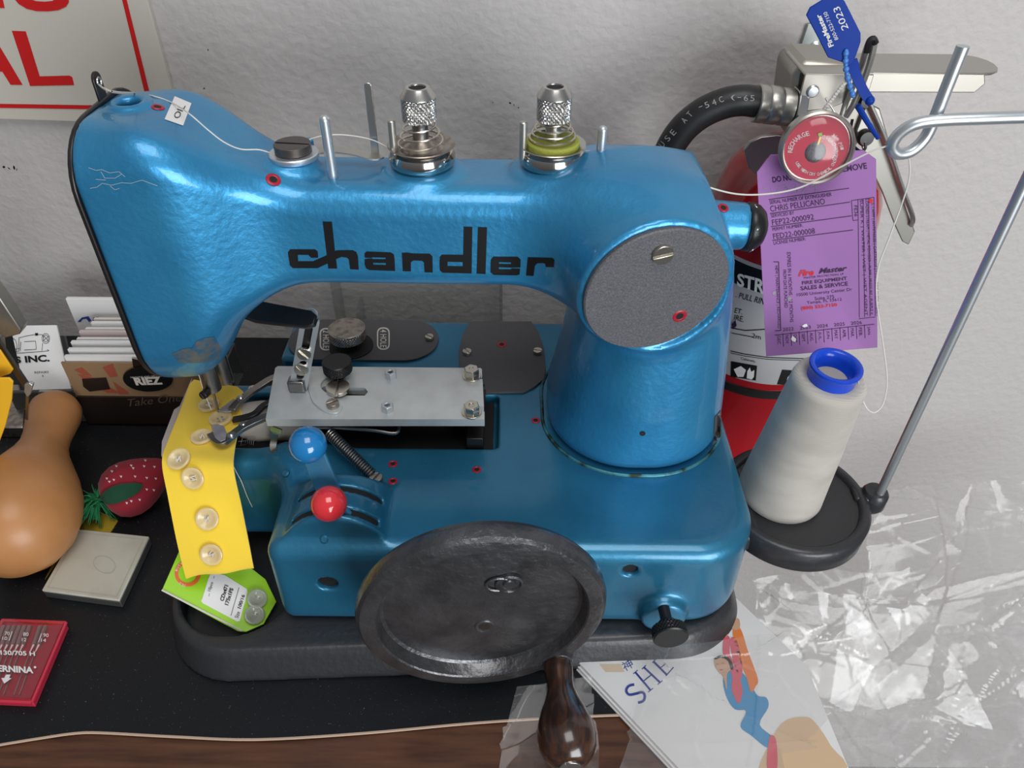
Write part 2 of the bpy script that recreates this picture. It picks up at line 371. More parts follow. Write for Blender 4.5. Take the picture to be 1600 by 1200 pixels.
def surface_nets(fn, lo, hi, h):
    xs = [np.arange(lo[i], hi[i]+h, h, dtype=np.float32) for i in range(3)]
    X, Y, Z = np.meshgrid(*xs, indexing='ij'); D = fn(X, Y, Z).astype(np.float32); del X, Y, Z
    nx, ny, nz = D.shape; ins = D < 0
    c = np.zeros((nx-1, ny-1, nz-1), np.int8)
    for i in (0,1):
        for j in (0,1):
            for k in (0,1): c += ins[i:nx-1+i, j:ny-1+j, k:nz-1+k]
    mask = (c > 0) & (c < 8); I, J, K = np.nonzero(mask); n = len(I); acc = np.zeros((n, 3)); cnt = np.zeros(n)
    corners = [(i,j,k) for i in (0,1) for j in (0,1) for k in (0,1)]
    for a in corners:
        for ax in range(3):
            if a[ax]: continue
            b = list(a); b[ax] = 1
            da = D[I+a[0], J+a[1], K+a[2]]; db = D[I+b[0], J+b[1], K+b[2]]; x = (da < 0) != (db < 0)
            t = np.where(x, da/np.where(x, da-db, 1), 0)
            p = np.stack([np.full(n, float(a[0])), np.full(n, float(a[1])), np.full(n, float(a[2]))], 1); p[:, ax] += t
            acc += p*x[:, None]; cnt += x
    vp = (np.stack([I, J, K], 1)+acc/cnt[:, None])*h+np.array(lo)
    idx = np.full(mask.shape, -1, np.int64); idx[I, J, K] = np.arange(n); fs = []
    for ax in range(3):
        sl = [slice(None)]*3; s2 = [slice(None)]*3; sl[ax] = slice(0, -1); s2[ax] = slice(1, None)
        A = ins[tuple(sl)]; B = ins[tuple(s2)]; x = A != B; o1, o2 = (ax+1) % 3, (ax+2) % 3
        q = np.stack(np.nonzero(x), 1); q = q[(q[:, o1] > 0) & (q[:, o2] > 0) & (q[:, o1] < D.shape[o1]-1) & (q[:, o2] < D.shape[o2]-1)]
        def g(d1, d2):
            r = q.copy(); r[:, o1] -= d1; r[:, o2] -= d2; return idx[r[:,0], r[:,1], r[:,2]]
        F = np.stack([g(1,1), g(0,1), g(0,0), g(1,0)], 1); flip = ~A[q[:,0], q[:,1], q[:,2]]; F[flip] = F[flip][:, ::-1]; fs.append(F)
    F = np.concatenate(fs); F = F[(F >= 0).all(1)]; return vp, F
def sdf_obj(name, fn, lo, hi, h, m, parent):
    vp, F = surface_nets(fn, lo, hi, h); me = bpy.data.meshes.new(name); off = V((0,0,0)); r = parent
    while r is not None: off += r.location; r = r.parent
    vp = vp*S-np.array(off); me.vertices.add(len(vp)); me.vertices.foreach_set('co', vp.astype(np.float32).ravel())
    me.loops.add(F.size); me.loops.foreach_set('vertex_index', F.astype(np.int32).ravel()); me.polygons.add(len(F))
    me.polygons.foreach_set('loop_start', np.arange(0, F.size, 4, dtype=np.int32)); me.polygons.foreach_set('loop_total', np.full(len(F), 4, np.int32))
    me.update(calc_edges=True); me.validate(); me.polygons.foreach_set('use_smooth', np.ones(len(me.polygons), bool)); me.materials.append(M[m])
    o = bpy.data.objects.new(name, me); COL.objects.link(o)
    if parent: o.parent = parent
    return o
def table(xs, ys, blur=.5):
    gx = np.arange(min(xs)-3, max(xs)+3, .05); gy = np.interp(gx, xs, ys); k = np.exp(-.5*(np.arange(-40, 41)*.05/blur)**2); k /= k.sum()
    gy = np.convolve(np.pad(gy, 40, mode='edge'), k, mode='valid'); return lambda X: np.interp(X, gx, gy).astype(np.float32)

# ================================================================== the setting
WALLY = 49.0
def struct(o): o['kind'] = 'structure'; return o
wallo = struct(MB().box((-75, WALLY, -75), (75, WALLY+3, 60)).build('wall_back', 'wall'))
for i_, (u_, v_, w_, h_) in enumerate(((6,261,2.2,3),(14,263,3,1.2),(22,262,3.5,2.5),(26,265,2,1),(319,138,1.5,1.5),(325,78,1,2.2),(797,161,2,2),(803,164,1.4,1),(810,168,1.4,1.2),(770,160,1,1))):
    pr_ = Print(lambda u, v: P(u, v, y=WALLY-.02)); pr_.disc(u_, v_, w_, h_*.6, i_*37, 7); pr_.build('scuff_mark', 'ink', wallo)
struct(MB().box((-75, -20, -78), (75, WALLY, -75)).build('floor', 'greybg'))

# the wooden table, its front edge and the black mat lying on it
table_top = MB().box((-60, 13.0, -3.2), (12.3, WALLY-.05, -.22)).build('work_table', 'wood', bevel=.25)
tag(table_top, 'brown wooden table top under the black mat, wood grain showing along its front edge', 'table')
edge = [(-55, 15.2), (-36, 15.6), (-27, 16.1), (-23.9, 16.7), (-22.3, 17.0), (-20.8, 17.25), (-19.5, 17.3), (-16, 17.15), (-12, 17.05), (-7, 17.4), (-1.7, 17.95), (3, 18.3), (7.4, 18.5), (12.0, 18.6)]
edge = [(p.x, p.y) for p in spline([(a, b, 0) for a, b in edge], 5)]
mt = thing('table_mat', (-20, 30, -.2), 'black rubber mat covering the table under the sewing machine', 'mat')
MB().prism(edge+[(12.0, WALLY-.1), (-55, WALLY-.1)], (0,0,-.2), (1,0,0), (0,1,0), (0,0,1), .2).build('mat_sheet', 'blackmat', mt, smooth=0)
tag(MB().tube([(a, b, -.06) for a, b in edge], .07, 6).build('cut_edge', 'matedge', mt), 'pale frayed cut edge')

# ================================================================== the sewing machine
SM = thing('sewing_machine', (0, 31, 0), 'blue hand-cranked button sewing machine standing on the black mat', 'sewing machine')
# ---- head, arm and column
topT = table([-18, -14.6, -13.8, -13.0, -12.2, -11.4, -10.6, -9.8, -9.0, 8], [25.0, 25.0, 24.75, 24.3, 23.75, 23.2, 22.7, 22.35, 22.1, 22.0], .35)
botT = table([-18, -16.6, -15.0, -14.2, -13.5, -12.8, -12.0, -11, -10, -9, 8], [12.2, 12.0, 12.2, 12.9, 14.0, 15.3, 16.2, 16.9, 17.25, 17.4, 17.4], .3)
widT = table([-18, -13.9, -13.0, -12.2, -11.4, -10.6, -9.6, 8], [3.8, 3.75, 3.55, 3.2, 2.8, 2.6, 2.5, 2.5], .3)
cenT = table([-18, -13, -10, 8], [31.1, 31.1, 31.6, 31.6], .5)
rbT = table([-18, -13.5, -11.5, 8], [3.4, 3.0, 1.1, 1.0], .5)
rtT = table([-18, -16.5, -14.5, -10.5, 8], [2.5, 2.4, 1.4, 1.2, 1.15], .5)
PN = V((sin(radians(12))*cos(radians(6)), -cos(radians(12))*cos(radians(6)), -sin(radians(6)))).normalized()     # facing of the oval front cover
PC = P(1024, 453, y=26.85)
HBc = P(202, 163, z=25.1)
M['gunsteel2'] = mat('dark_screw_head', (.10, .09, .085), .7, .38)
def head_sdf(X, Y, Z):
    xs = X[:, :1, :1]; tp, bt, w, cy, rb, rt = (f(xs) for f in (topT, botT, widT, cenT, rbT, rtT))
    tp = tp-.065*np.clip(Y-cy, -5, 5); zc = (tp+bt)/2; hh = (tp-bt)/2; r = np.where(Z > zc, rt, rb); r = np.minimum(r, np.minimum(w, hh))
    qa = np.abs(Y-cy)-(w-r); qb = np.abs(Z-zc)-(hh-r)
    arm = np.sqrt(np.maximum(qa,0)**2+np.maximum(qb,0)**2)+np.minimum(np.maximum(qa, qb), 0)-r
    slant = -16.85+Z*0
    arm = smax(arm*.92, np.maximum(slant-X, X-7.5), .15)
    # column
    z = Z; cl = np.interp(z, [7, 9, 12, 15, 18, 23], [1.75, 2.1, 2.7, 3.1, 3.3, 3.4]); cr = np.interp(z, [7, 9.5, 12, 16, 20, 23], [11.55, 11.3, 11.0, 10.5, 9.95, 9.6])
    yf = np.interp(z, [7, 12, 20, 23], [27.35, 27.5, 27.9, 28.3]); yb = np.interp(z, [7, 23], [38.2, 36.4])
    A = X-(cl+cr)/2; B = Y-(yf+yb)/2; ha = (cr-cl)/2; hb = (yb-yf)/2
    r = np.minimum(ha, hb)*.93
    qa = np.abs(A)-(ha-r); qb = np.abs(B)-(hb-r); col = np.sqrt(np.maximum(qa,0)**2+np.maximum(qb,0)**2)+np.minimum(np.maximum(qa, qb), 0)-r
    top = 22.05-np.where(Y > 32, .07, .02)*(Y-32)**2-np.where(X > 5.5, .16*(X-5.5)**2, 0)
    col = smax(col, np.maximum(Z-top, 7.45-Z), 1.1)
    boss = scyl(X, Y, Z, PC, PN, 3.3, -5.0, -.02, .25)
    col = smin(col, boss, 1.5)
    d = smin(arm, col, 2.6)
    d = smax(d, -scyl(X, Y, Z, PC, PN, 3.3, 0.0, 3, .1), .2)
    hub = scyl(X, Y, Z, (9, 31.8, 19.55), (1, 0, -.08), 1.08, 0, 1.62, .12); d = smin(d, hub, .35)
    for (bx, by, br, bt_) in ((-3.98, 31.7, 1.66, 22.2), (1.63, 31.7, 1.66, 22.3), (-9.45, 31.4, 1.0, 22.75)):
        d = smin(d, scyl(X, Y, Z, (bx, by, 20), (0,0,1), br, 0, bt_-20, .25), .55)
    HB = P(202, 163, z=25.1); rx = np.sqrt((X-HB.x)**2+(Y-HB.y)**2)-.62; d = smin(d, np.sqrt(rx*rx+(Z-25.0)**2)-.26, .12)
    d = smax(d, -scyl(X, Y, Z, (HB.x, HB.y, 24.2), (0,0,1), .44, 0, 3, .05), .08)
    return d
arm = sdf_obj('arm_casting', head_sdf, (-17.8, 26.0, 7.2), (12.2, 39.4, 26.4), .13, 'blue', SM)
armB = bvh_of(arm); armS = surf_of(armB, .022)
# ---- base casting
LX0, LX1 = P(437, 850, z=7.5).x, P(597, 850, z=7.5).x; LXC = (LX0+LX1)/2+.1
def base_sdf(X, Y, Z):
    r = np.where(X > 0, 3.1, np.where(Y > 33, 2.0, .7))
    # main block, its top edge rounded
    x0 = -11.55+.10*(Y-22.4)*0; A = X-(12.0-11.6)/2; B = Y-(41.2+22.35)/2; ha = (12.0+11.6)/2; hb = (41.2-22.35)/2
    lean = (7.5-Z)*.03; qa = np.abs(A)-(ha+lean*0-r); qb = np.abs(B)-(hb+lean-r)
    d2 = np.sqrt(np.maximum(qa,0)**2+np.maximum(qb,0)**2)+np.minimum(np.maximum(qa, qb), 0)-r
    d = smax(d2, np.maximum(Z-7.5, 1.85-Z), .9)
    armd = sbox(X, Y, Z, (-13.6, 31.2, 4.6), (3.6, 3.6, 2.85), .9); d = smin(d, armd, 2.2)
    # pocket for the clamp slide
    d = smax(d, -sbox(X, Y, Z, (-9.0, 31.35, 8.3), (8.25, 2.15, 1.5), .2), .12)
    # domed lever housing
    cz = 6.24; rr = np.sqrt((X-LXC)**2+(Z-cz)**2)-2.72; dome = smax(rr, np.maximum(22.95+(Z-7.5)*.12-Y, Y-25.9-(9-Z)*.3), .16)
    d = smin(d, dome, .35)
    for ys in (23.62, 24.95):
        sl = np.maximum(np.abs(Y-ys)-.15, np.maximum(np.abs(X-LXC)-2.05, 7.7-Z)); d = smax(d, -sl, .04)
    # holes through the front wall, lug for the thumb screw
    for (u, v, rad) in ((512, 912, .50), (985, 893, .36)):
        c = P(u, v, y=22.3); d = smax(d, -scyl(X, Y, Z, c, (0,1,0), rad, -1, 1.2, .05), .06)
    lug = P(1038, 955, y=21.9); lg = scyl(X, Y, Z, (lug.x, lug.y, lug.z-.35), (0,1,0), 1.12, -.25, 2, .2); lg = smax(lg, 1.85-Z, .1); d = smin(d, lg, .5)
    # shallow seat around the column foot
    return d
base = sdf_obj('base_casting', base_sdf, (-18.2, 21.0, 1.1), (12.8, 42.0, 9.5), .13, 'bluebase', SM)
baseB = bvh_of(base); baseS = surf_of(baseB, .022)
# ---- base pan
def pan_sdf(X, Y, Z):
    Yp = Y-.050*(np.clip(X, -14, 9)+13.4)*np.clip((30-Y)/8, 0, 1)
    out = (1.75-Z)*.45; x0, x1, y0, y1 = -17.9, 11.9, 20.55, 41.5
    A = X-(x0+x1)/2-out/2+.1*out; B = Yp-(y0+y1)/2; ha = (x1-x0)/2+out/2; hb = (y1-y0)/2+out; r = np.where(Y > 31, 2.0, 4.0)
    qa = np.abs(A)-(ha-r); qb = np.abs(B)-(hb-r); d2 = np.sqrt(np.maximum(qa,0)**2+np.maximum(qb,0)**2)+np.minimum(np.maximum(qa, qb), 0)-r
    d = smax(d2, np.maximum(Z-1.75, .02-Z), .3)
    px0, px1, py0, py1 = -17.45, -11.3, 21.45, 40.0; A = X-(px0+px1)/2; B = Yp-(py0+py1)/2
    p2 = rr2(A, B, (px1-px0)/2, (py1-py0)/2, 3.0); d = smax(d, -np.maximum(p2, .4-Z), .12)
    return d
pan = sdf_obj('base_pan', pan_sdf, (-19.2, 19.0, -.1), (13.2, 42.8, 3.0), .14, 'darkcast', SM)
MB().prism(rrect(-11.1, 22.75, 11.6, 40.6, 2.9, 8), (0,0,1.6), (1,0,0), (0,1,0), (0,0,1), .5).build('base_gap_shade', 'void', SM)  # black slab painting the shaded gap between base and pan

# ---- face plate on the left end of the head
def head_outline(grow):
    zc = (25.0+12.15)/2; hh = (25.0-12.15)/2+grow; w = 3.75+grow; out = []
    for a0, r, sy, sz in ((0, 2.5, 1, 1), (90, 2.5, -1, 1), (180, 3.4, -1, -1), (270, 3.4, 1, -1)):
        for i in range(9):
            t = radians(a0+90*i/8); out.append((31.1+sy*(w-r)+r*cos(t), zc+sz*(hh-r)+r*sin(t)))
    return out
fp = MB(); ol = head_outline(.10); fp.add([(-16.83-dx, y, z) for dx in (0, .2) for y, z in ol], [tuple(range(36)), tuple(range(36, 72))[::-1]]+[(i, 36+i, 36+(i+1) % 36, (i+1) % 36) for i in range(36)])
face = fp.build('face_plate', 'darksteel', SM, bevel=.05)
tabp = P(152, 138, x=-17.0); ring = [(a, b) for a, b in rrect(-.33, -1.3, .33, .65, .32, 5)]
MB().prism(ring, (tabp.x, tabp.y+.05, tabp.z), (0,1,0), (0,0,1), (1,0,0), .12).build('thread_guide_tab', 'darksteel', face, bevel=.03)
MB().tube([(tabp.x+.14, tabp.y+.05+.16*cos(t), tabp.z+.25+.16*sin(t)) for t in np.linspace(0, 2*pi, 17)[:-1]], .045, 6, closed=True).build('guide_eyelet', 'steel', face)

# ---- screws
def screw_mb(c, n, r, h, ang=0, slot=.16, dome=0.0):
    "slotted head: solid disc with a real groove, axis n, sitting on c"
    n = V(n).normalized(); x, y, a = basis(n); t = radians(ang+90); d = x*cos(t)+y*sin(t); e = a.cross(d); c = V(c); mb = MB(); w = slot*r
    for sgn in (-1, 1):
        th0 = math.asin(w/r); poly = [(r*cos(q), sgn*r*sin(q)) for q in np.linspace(th0, pi-th0, 15)]
        mb.prism(poly, c, d, e, a, h)
    mb.prism([(r*.98*cos(q), r*.98*sin(q)) for q in np.linspace(0, 2*pi, 25)[:-1]], c, d, e, a, h*.55); return mb
def screw(name, c, n, r, h, ang=0, m='screw', parent=SM, slot=.16): return screw_mb(c, n, r, h, ang, slot).build(name, m, parent, bevel=.02, smooth=30)
def hexnut(c, r, h, hole, m, parent, name='hex_nut', ang=0, wash=0):
    c = V(c); mb = MB(); n = 6
    if wash: mb.lathe([(0,0),(wash,0),(wash,.09),(0,.09)], c, (0,0,1), 28); c = c+V((0,0,.09))
    if hole: mb.lathe([(r,0),(r,h*.9),(r*.9,h),(hole,h),(hole*.85,h*.85),(hole*.85,0)], c, (0,0,1), 6, hint=(cos(radians(ang)), sin(radians(ang)), 0))
    else: mb.lathe([(0,0),(r,0),(r,h*.86),(r*.9,h),(r*.35,h),(r*.3,h*.93),(0,h*.93)], c, (0,0,1), 6, hint=(cos(radians(ang)), sin(radians(ang)), 0))
    return mb.build(name, m, parent, smooth=20, bevel=.015)
def knurl(k, amp, skew): return lambda r, h, t: r-amp*(.5-.25*(cos(k*t+h*skew)+cos(k*t-h*skew)))
def knurled(c, ax, r, h, k=44, amp=.05, top=.10, hole=0.0, n=176, rows=14):
    "knurled knob standing on c; top = chamfer height"
    c = V(c); a = V(ax).normalized(); mb = MB()
    hs = np.linspace(.04*h, h-top-.04*h, rows); skew = k/r*.9
    f = knurl(k, amp, skew); prof = [(0,0),(r*.82,0)]
    mb.lathe([(r, q) for q in hs], c, a, n, fn=f)
    mb.lathe([(0,0),(r*.8,0),(r-amp*.5,hs[0])], c, a, n)
    if hole: mb.lathe([(r-amp*.4, hs[-1]),(r, hs[-1]+.02),(r*.98, h-top*.95),(r*.66, h),(hole, h),(hole*.9, h-.08),(hole*.85, h*.55),(0, h*.55)], c, a, n)
    else: mb.lathe([(r-amp*.4, hs[-1]),(r-.01, hs[-1]+.03),(r-.04, h-.05),(r-.10, h),(0, h)], c, a, n)
    return mb

# ---- lettering across the arm
def zp(pts, ox, oy, k=220/1600.): return [(ox+x*k, oy+y*k) for x, y in pts]
A1 = (440, 335); A2 = (660, 335)
L = []
L.append(([(468,78),(573,82),(591,250),(608,412),(650,405),(810,405),(850,425),(868,470),(878,625),(780,620),(765,510),(740,487),(680,480),(620,505),(632,613),(530,612),(525,555),(410,608),(130,608),(95,580),(85,520),(72,430),(100,395),(380,395),(410,415),(418,490),(335,490),(305,457),(185,457),(190,530),(360,530),(515,463),(490,260)], [], A1))
L.append(([(945,440),(965,420),(1240,430),(1275,450),(1285,500),(1290,640),(1230,638),(1000,630),(960,610),(945,560),(945,510),(970,503),(1030,500),(1040,507),(1185,507),(1185,490),(1040,485),(1020,493),(950,490),(942,470)], [[(1040,547),(1185,550),(1188,573),(1045,570)]], A1))
L.append(([(1368,435),(1430,432),(1500,442),(1685,445),(1715,475),(1718,657),(1625,655),(1620,550),(1600,525),(1500,520),(1470,540),(1470,645),(1378,642)], [], A1))
L.append(([(200,480),(225,455),(465,458),(470,138),(568,140),(560,668),(230,660),(200,635),(195,560)], [[(288,535),(460,540),(460,588),(285,585)]], A2))
L.append(([(632,142),(735,145),(718,675),(617,670)], [], A2))
L.append(([(780,510),(810,478),(1085,480),(1118,510),(1115,600),(1010,603),(870,597),(868,615),(880,622),(1005,622),(1020,612),(1112,615),(1105,680),(1070,690),(810,685),(775,655),(775,560)], [[(870,540),(1010,543),(1010,563),(870,560)]], A2))
L.append(([(1200,485),(1480,493),(1503,515),(1498,598),(1405,595),(1400,560),(1370,550),(1310,553),(1280,580),(1265,697),(1180,692)], [], A2))
pr = Print(armS)
for outp, holes, org in L: pr.poly([zp(outp, *org)]+[zp(h, *org) for h in holes], step=3.2)
tag(pr.build('arm_lettering', 'ink', SM), 'bold black lettering')

# ---- oval front cover
x_, y_, a_ = basis(PN, (0,0,1))
cov = MB().lathe([(0,-.1),(3.06,-.1),(3.10,-.02),(3.10,.14),(3.04,.2),(0,.2)], PC, PN, 72).build('front_cover_plate', 'greyplate', SM)
covS = plane_fn(PC+PN*.2, PC+PN*.2+x_, PC+PN*.2+y_, .0)
screw('cover_screw', covS(1035, 396), PN, .44, .16, 100, 'screw', cov, .14)
def oilhole(name, c, n, r, parent=SM, ring=True):
    n = V(n); 
    if ring: MB().lathe([(r*.7, 0),(r*1.05,.035),(r*1.45,.03),(r*1.65,0)], V(c)-n.normalized()*.005, n, 20).build('red_oil_ring', 'redpaint', parent)
    MB().lathe([(0,.012),(r*.85,.014),(r*.86,0)], c, n, 20).build(name, 'void', parent)
oilhole('oil_hole', covS(1062, 494), PN, .20, cov)
# rear cover, seen as a dark rim behind the shoulder
rc = P(985, 238, y=36.6)
MB().lathe([(0,0),(3.0,0),(3.0,.25),(0,.25)], (rc.x+.1, 36.5, 18.1), (0,1,0), 48).build('rear_cover_plate', 'darkplate', SM)
# ---- holes and small marks on the castings
def on(surf, u, v):
    p = surf(u, v); q = surf(u+3, v); r = surf(u, v+3); n = (q-p).cross(r-p).normalized(); n = n if n.dot(CAM-p) > 0 else -n; return p, n
for (s_, u, v, r, ring) in ((armS, 246, 168, .17, 1), (armS, 427, 281, .19, 1), (armS, 1130, 325, .15, 1), (armS, 1004, 677, .17, 0), (baseS, 614, 725, .15, 1), (baseS, 614, 752, .15, 1), (baseS, 745, 734, .15, 1), (baseS, 837, 657, .15, 1)):
    p, n = on(s_, u, v); oilhole('oil_hole', p, n, r, SM, ring)
for (u, v, r) in ((447, 740, .2), (507, 842, .2)):
    p, n = on(baseS, u, v); MB().lathe([(r,0),(r,.06),(r*.7,.11),(0,.11)], p, n, 18).build('pin_head', 'bluebase', SM)
# bead of worn paint around the column foot
foot = []
for t in np.linspace(0, 2*pi, 73)[:-1]:
    ha, hb, r = 4.95, 5.5, 4.6; c_, s_ = cos(t), sin(t); foot.append((6.65+(ha-r)*np.sign(c_)+r*c_ if abs(c_) > .02 else 6.65+r*c_, 32.78+(hb-r)*np.sign(s_)+r*s_, 7.53))
M['footbead'] = mat('worn_green_blue_paint', (.05, .22, .27), .5, .45, vary=(110, (.02, .035, .02), .45, .6))
MB().tube(foot, .10, 8, closed=True).build('column_foot_seam', 'footbead', SM)
# scratches and worn patch
pr = Print(armS)
for pts in ([(139,262),(150,266),(160,265),(172,270),(186,268),(196,276)], [(158,268),(164,278),(180,278),(190,272)], [(141,294),(152,292),(160,286),(175,289),(190,285),(205,286),(222,281),(246,290)], [(150,280),(166,281)], [(172,290),(180,296),(187,294)]): pr.stroke(pts, 1.1, 3)
pr.build('paint_scratch', 'scratch', SM)
pr = Print(armS); pr.poly([[(268,553),(285,545),(300,543),(308,532),(320,528),(335,526),(341,535),(346,548),(340,560),(322,566),(300,567),(278,565)]], step=5); pr.build('worn_patch', 'worn', SM)
# OIL sticker
pr = Print(armS); pr.poly([[(273,151),(299,162),(286,197),(257,187)]], step=4); stk = pr.build('oil_sticker', 'paper', SM); tag(stk, 'small white sticker reading OIL')
Print(surf_of(armB, .04)).text('OIL', (271,164), (284,163), (281,184), (269,184), step=.2) if False else None
pr = Print(surf_of(armB, .04)); pr.text('OIL', (270, 184), (281, 163), (290, 167), (279, 187), step=.12); pr.build('sticker_text', 'ink', stk)
# serial plate on the right flank of the column
pr = Print(surf_of(armB, .03)); pr.poly([[(1116,652),(1126,640),(1126,682),(1114,696)]], step=6); pr.build('serial_plate', 'darkplate', SM)

# ---- hub knob on the right end
hx = V((10.60, 31.8, 19.42)); hax = V((1, 0, -.08)).normalized()
hk = MB().lathe([(0,0),(1.05,0),(1.12,.1),(1.12,.28),(1.03,.55),(.82,.8),(.48,.96),(0,1.0)], hx, hax, 48).build('shaft_end_knob', 'black', SM)
for t in (-.9, .3, 1.5, 2.7): 
    n = V((.55, -cos(t)*.83, sin(t)*.83)).normalized(); c = hx+hax*.40+V((0, -cos(t)*1.04, sin(t)*1.04)); MB().lathe([(0,.02),(.13,.02),(.17,.035),(.19,0)], c, n, 16).build('knob_hole', 'steel', hk)

MB().lathe([(0,0),(.45,0)], (HBc.x, HBc.y, 24.6), (0,0,1), 24).build('head_bore_shade', 'void', SM)  # black disc: shade inside the head hole, put in as colour
for (u, v, rad) in ((512, 912, .49), (985, 893, .35)):
    c_ = P(u, v, y=22.3); MB().lathe([(0,0),(rad,0)], c_+V((0,.22,0)), (0,-1,0), 24).build('front_bore_shade', 'void', SM)  # black discs darken the front holes, their inner shade is painted
# ---- tension assemblies
def tension(cx, cy, z0, felt, pin_r):
    t = z0; asm = MB().lathe([(1.0,-.25),(1.22,-.1),(1.40,.12),(1.43,.38),(1.34,.60),(1.20,.68),(1.05,.62),(0,.62)], (cx, cy, z0), (0,0,1), 64).build('tension_cup', 'nickel', SM)
    MB().lathe([(0,.64),(1.1,.66),(1.42,.84),(1.45,.86),(1.42,.90),(1.1,.74),(0,.72)], (cx, cy, z0), (0,0,1), 64).build('tension_disc', 'oldnickel' if not felt else 'steel', asm)
    if felt: MB().lathe([(0,.74),(1.12,.74),(1.15,.8),(1.15,1.0),(1.1,1.05),(0,1.05)], (cx, cy, z0), (0,0,1), 64).build('felt_washer', 'feltgreen', asm)
    else: MB().lathe([(0,.72),(.95,.74),(.5,.95),(.35,1.15),(0,1.15)], (cx, cy, z0), (0,0,1), 48).build('disc_boss', 'oldnickel', asm)
    zb = .82 if not felt else 1.08; zt = 1.98; n = 260; turns = 4.2 if felt else 3.6; pts = []
    for i in range(n):
        q = i/(n-1); r = 1.0*(1-q)**.8*.52+.50; a = 2*pi*turns*q+1; pts.append((cx+r*cos(a), cy+r*sin(a), z0+zb+(zt-zb)*q**1.05))
    MB().tube(pts, .045, 8).build('coil_spring', 'screw', asm)
    MB().cyl((cx, cy, z0+.7), (cx, cy, z0+2.1), .34).build('centre_post', 'gunsteel' if not felt else 'steel', asm)
    knurled((cx, cy, z0+1.86), (0,0,1), .74, 1.42, k=26, amp=.12, top=.36, hole=.36, n=156, rows=22).build('knurled_thumb_nut', 'steel', asm)
    MB().lathe([(0,0),(.33,0)], (cx, cy, z0+1.86+1.37), (0,0,1), 24).build('nut_bore_shade', 'void', asm)  # black disc standing in for the shade down the nut's hole
    return asm
a1 = tension(-3.98, 31.7, 22.36, False, .15); a2 = tension(1.63, 31.7, 22.44, True, .15)
for (u, v0, v1, r, asm) in ((617, 250, 188, .16, a1), (817, 250, 190, .16, a2)):
    b = P(u, v0, y=31.2); t = P(u, v1, y=31.2); MB().cyl(b, (b.x, b.y, t.z), r, b=.04).build('stop_pin', 'satin', asm)
# thread posts
def post(u, v0, v1, y, r, name='thread_post', m='zinc'):
    b = P(u, v0, y=y); t = P(u, v1, y=y); o = MB(); o.cyl((b.x, b.y, b.z-.3), (b.x, b.y, t.z-.1), r); o.sphere((b.x, b.y, t.z-.1), r, 20); return o.build(name, m, SM)
post(519, 266, 184, 30.7, .21); post(936, 272, 200, 31.4, .20)
q = P(485, 236, y=32.4); MB().cyl((q.x, q.y, q.z-.6), (q.x, q.y, q.z+.55), .20, b=.05).build('blue_peg', 'blue', SM)
q0 = P(587, 246, y=32.3); q1 = P(586, 130, y=32.3)
to = MB().prism(rrect(-.16, 0, .16, q1.z-q0.z, .14, 4), (q0.x, q0.y, q0.z), (1,0,0), (0,0,1), (0,.97,.2), .10).build('upright_thread_guide', 'steel', SM, bevel=.02)
# dark slotted screw with spring plate under it
sc = P(461, 262, z=22.75); sc.y = 31.4; sc.x = -9.42
pl = MB().lathe([(0,0),(1.02,0),(1.05,.05),(1.05,.2),(1.0,.24),(0,.24)], (sc.x, sc.y, 22.72), (0,0,1), 48).build('screw_washer', 'zinc', SM)
screw('large_slotted_screw', (sc.x, sc.y, 22.98), (0,0,1), .78, .36, -4, 'gunsteel2', SM, .09)
pa = [(-8.6, 31.7, 22.85), (-7.9, 32.0, 22.82), (-7.0, 32.0, 22.72), (-6.2, 32.0, 22.5), (-5.85, 32.2, 22.5)]
MB().strip(spline(pa, 6), .62, .07).build('take_up_leaf', 'satin', SM)

# ---- needle bar and needle
nb = P(330, 600, y=30.3); nbx = nb.x
bar = MB().cyl((nbx, 30.3, nb.z-.35), (nbx, 30.3, 13.5), .46, b=.04).build('needle_bar', 'gunsteel', SM)
q = P(350, 590, y=31.5); MB().cyl((q.x, 31.5, q.z-.25), (q.x, 31.5, 13.5), .42, b=.04).build('presser_bar', 'gunsteel', SM)
q = P(324, 612, y=29.75); screw('needle_clamp_screw', q, (-.3, -1, .1), .22, .4, 30, 'darksteel', bar, .2)
n0 = P(334, 616, y=30.2); n1 = P(346, 661, y=30.2); MB().tube([n0+V((0,0,.4)), n0, n1], lambda t: .075 if t < .9 else .05, 8).build('needle', 'gunsteel', bar)

# ---- clamp plate and everything bolted to it
ZP = 10.0
c4 = [P(415, 655, z=ZP), P(757, 655, z=ZP), P(752, 577, z=ZP), P(432, 573, z=ZP)]
ex = (c4[1]-c4[0]); slotL = lambda u, v: P(u, v, z=ZP)
out = [slotL(*q) for q in ((415,655),(757,655),(757,643),(748,643),(748,634),(756,634),(754,592),(744,592),(744,580),(753,580),(753,577),(751,575),(434,572),(430,575))]
hs = [slotL(*q) for q in ((500,608),(505,604),(570,606),(575,612),(570,618),(505,618),(500,614))]
vs2, fs2 = poly2d([[(p.x, p.y) for p in out], [(p.x, p.y) for p in hs]])
TH = .48; b = MB(); n = len(vs2); b.add([(x, y, ZP) for x, y in vs2]+[(x, y, ZP-TH) for x, y in vs2], list(fs2)+[tuple(i+n for i in f[::-1]) for f in fs2])
for loop in (out, hs):
    for i in range(len(loop)):
        p, q = loop[i], loop[(i+1) % len(loop)]; b.add([(p.x,p.y,ZP),(q.x,q.y,ZP),(q.x,q.y,ZP-TH),(p.x,p.y,ZP-TH)], [(0,1,2,3)])
cp = b.build('clamp_plate', 'alu', SM, smooth=0)
MB().box((-11.2, 30.7, 7.05), (-1.6, 32.8, 9.5)).build('clamp_slide', 'darksteel', SM, bevel=.08)
MB().box((-15.2, 29.3, 6.85), (-1.0, 33.3, 7.12)).build('slide_bed', 'void', SM)
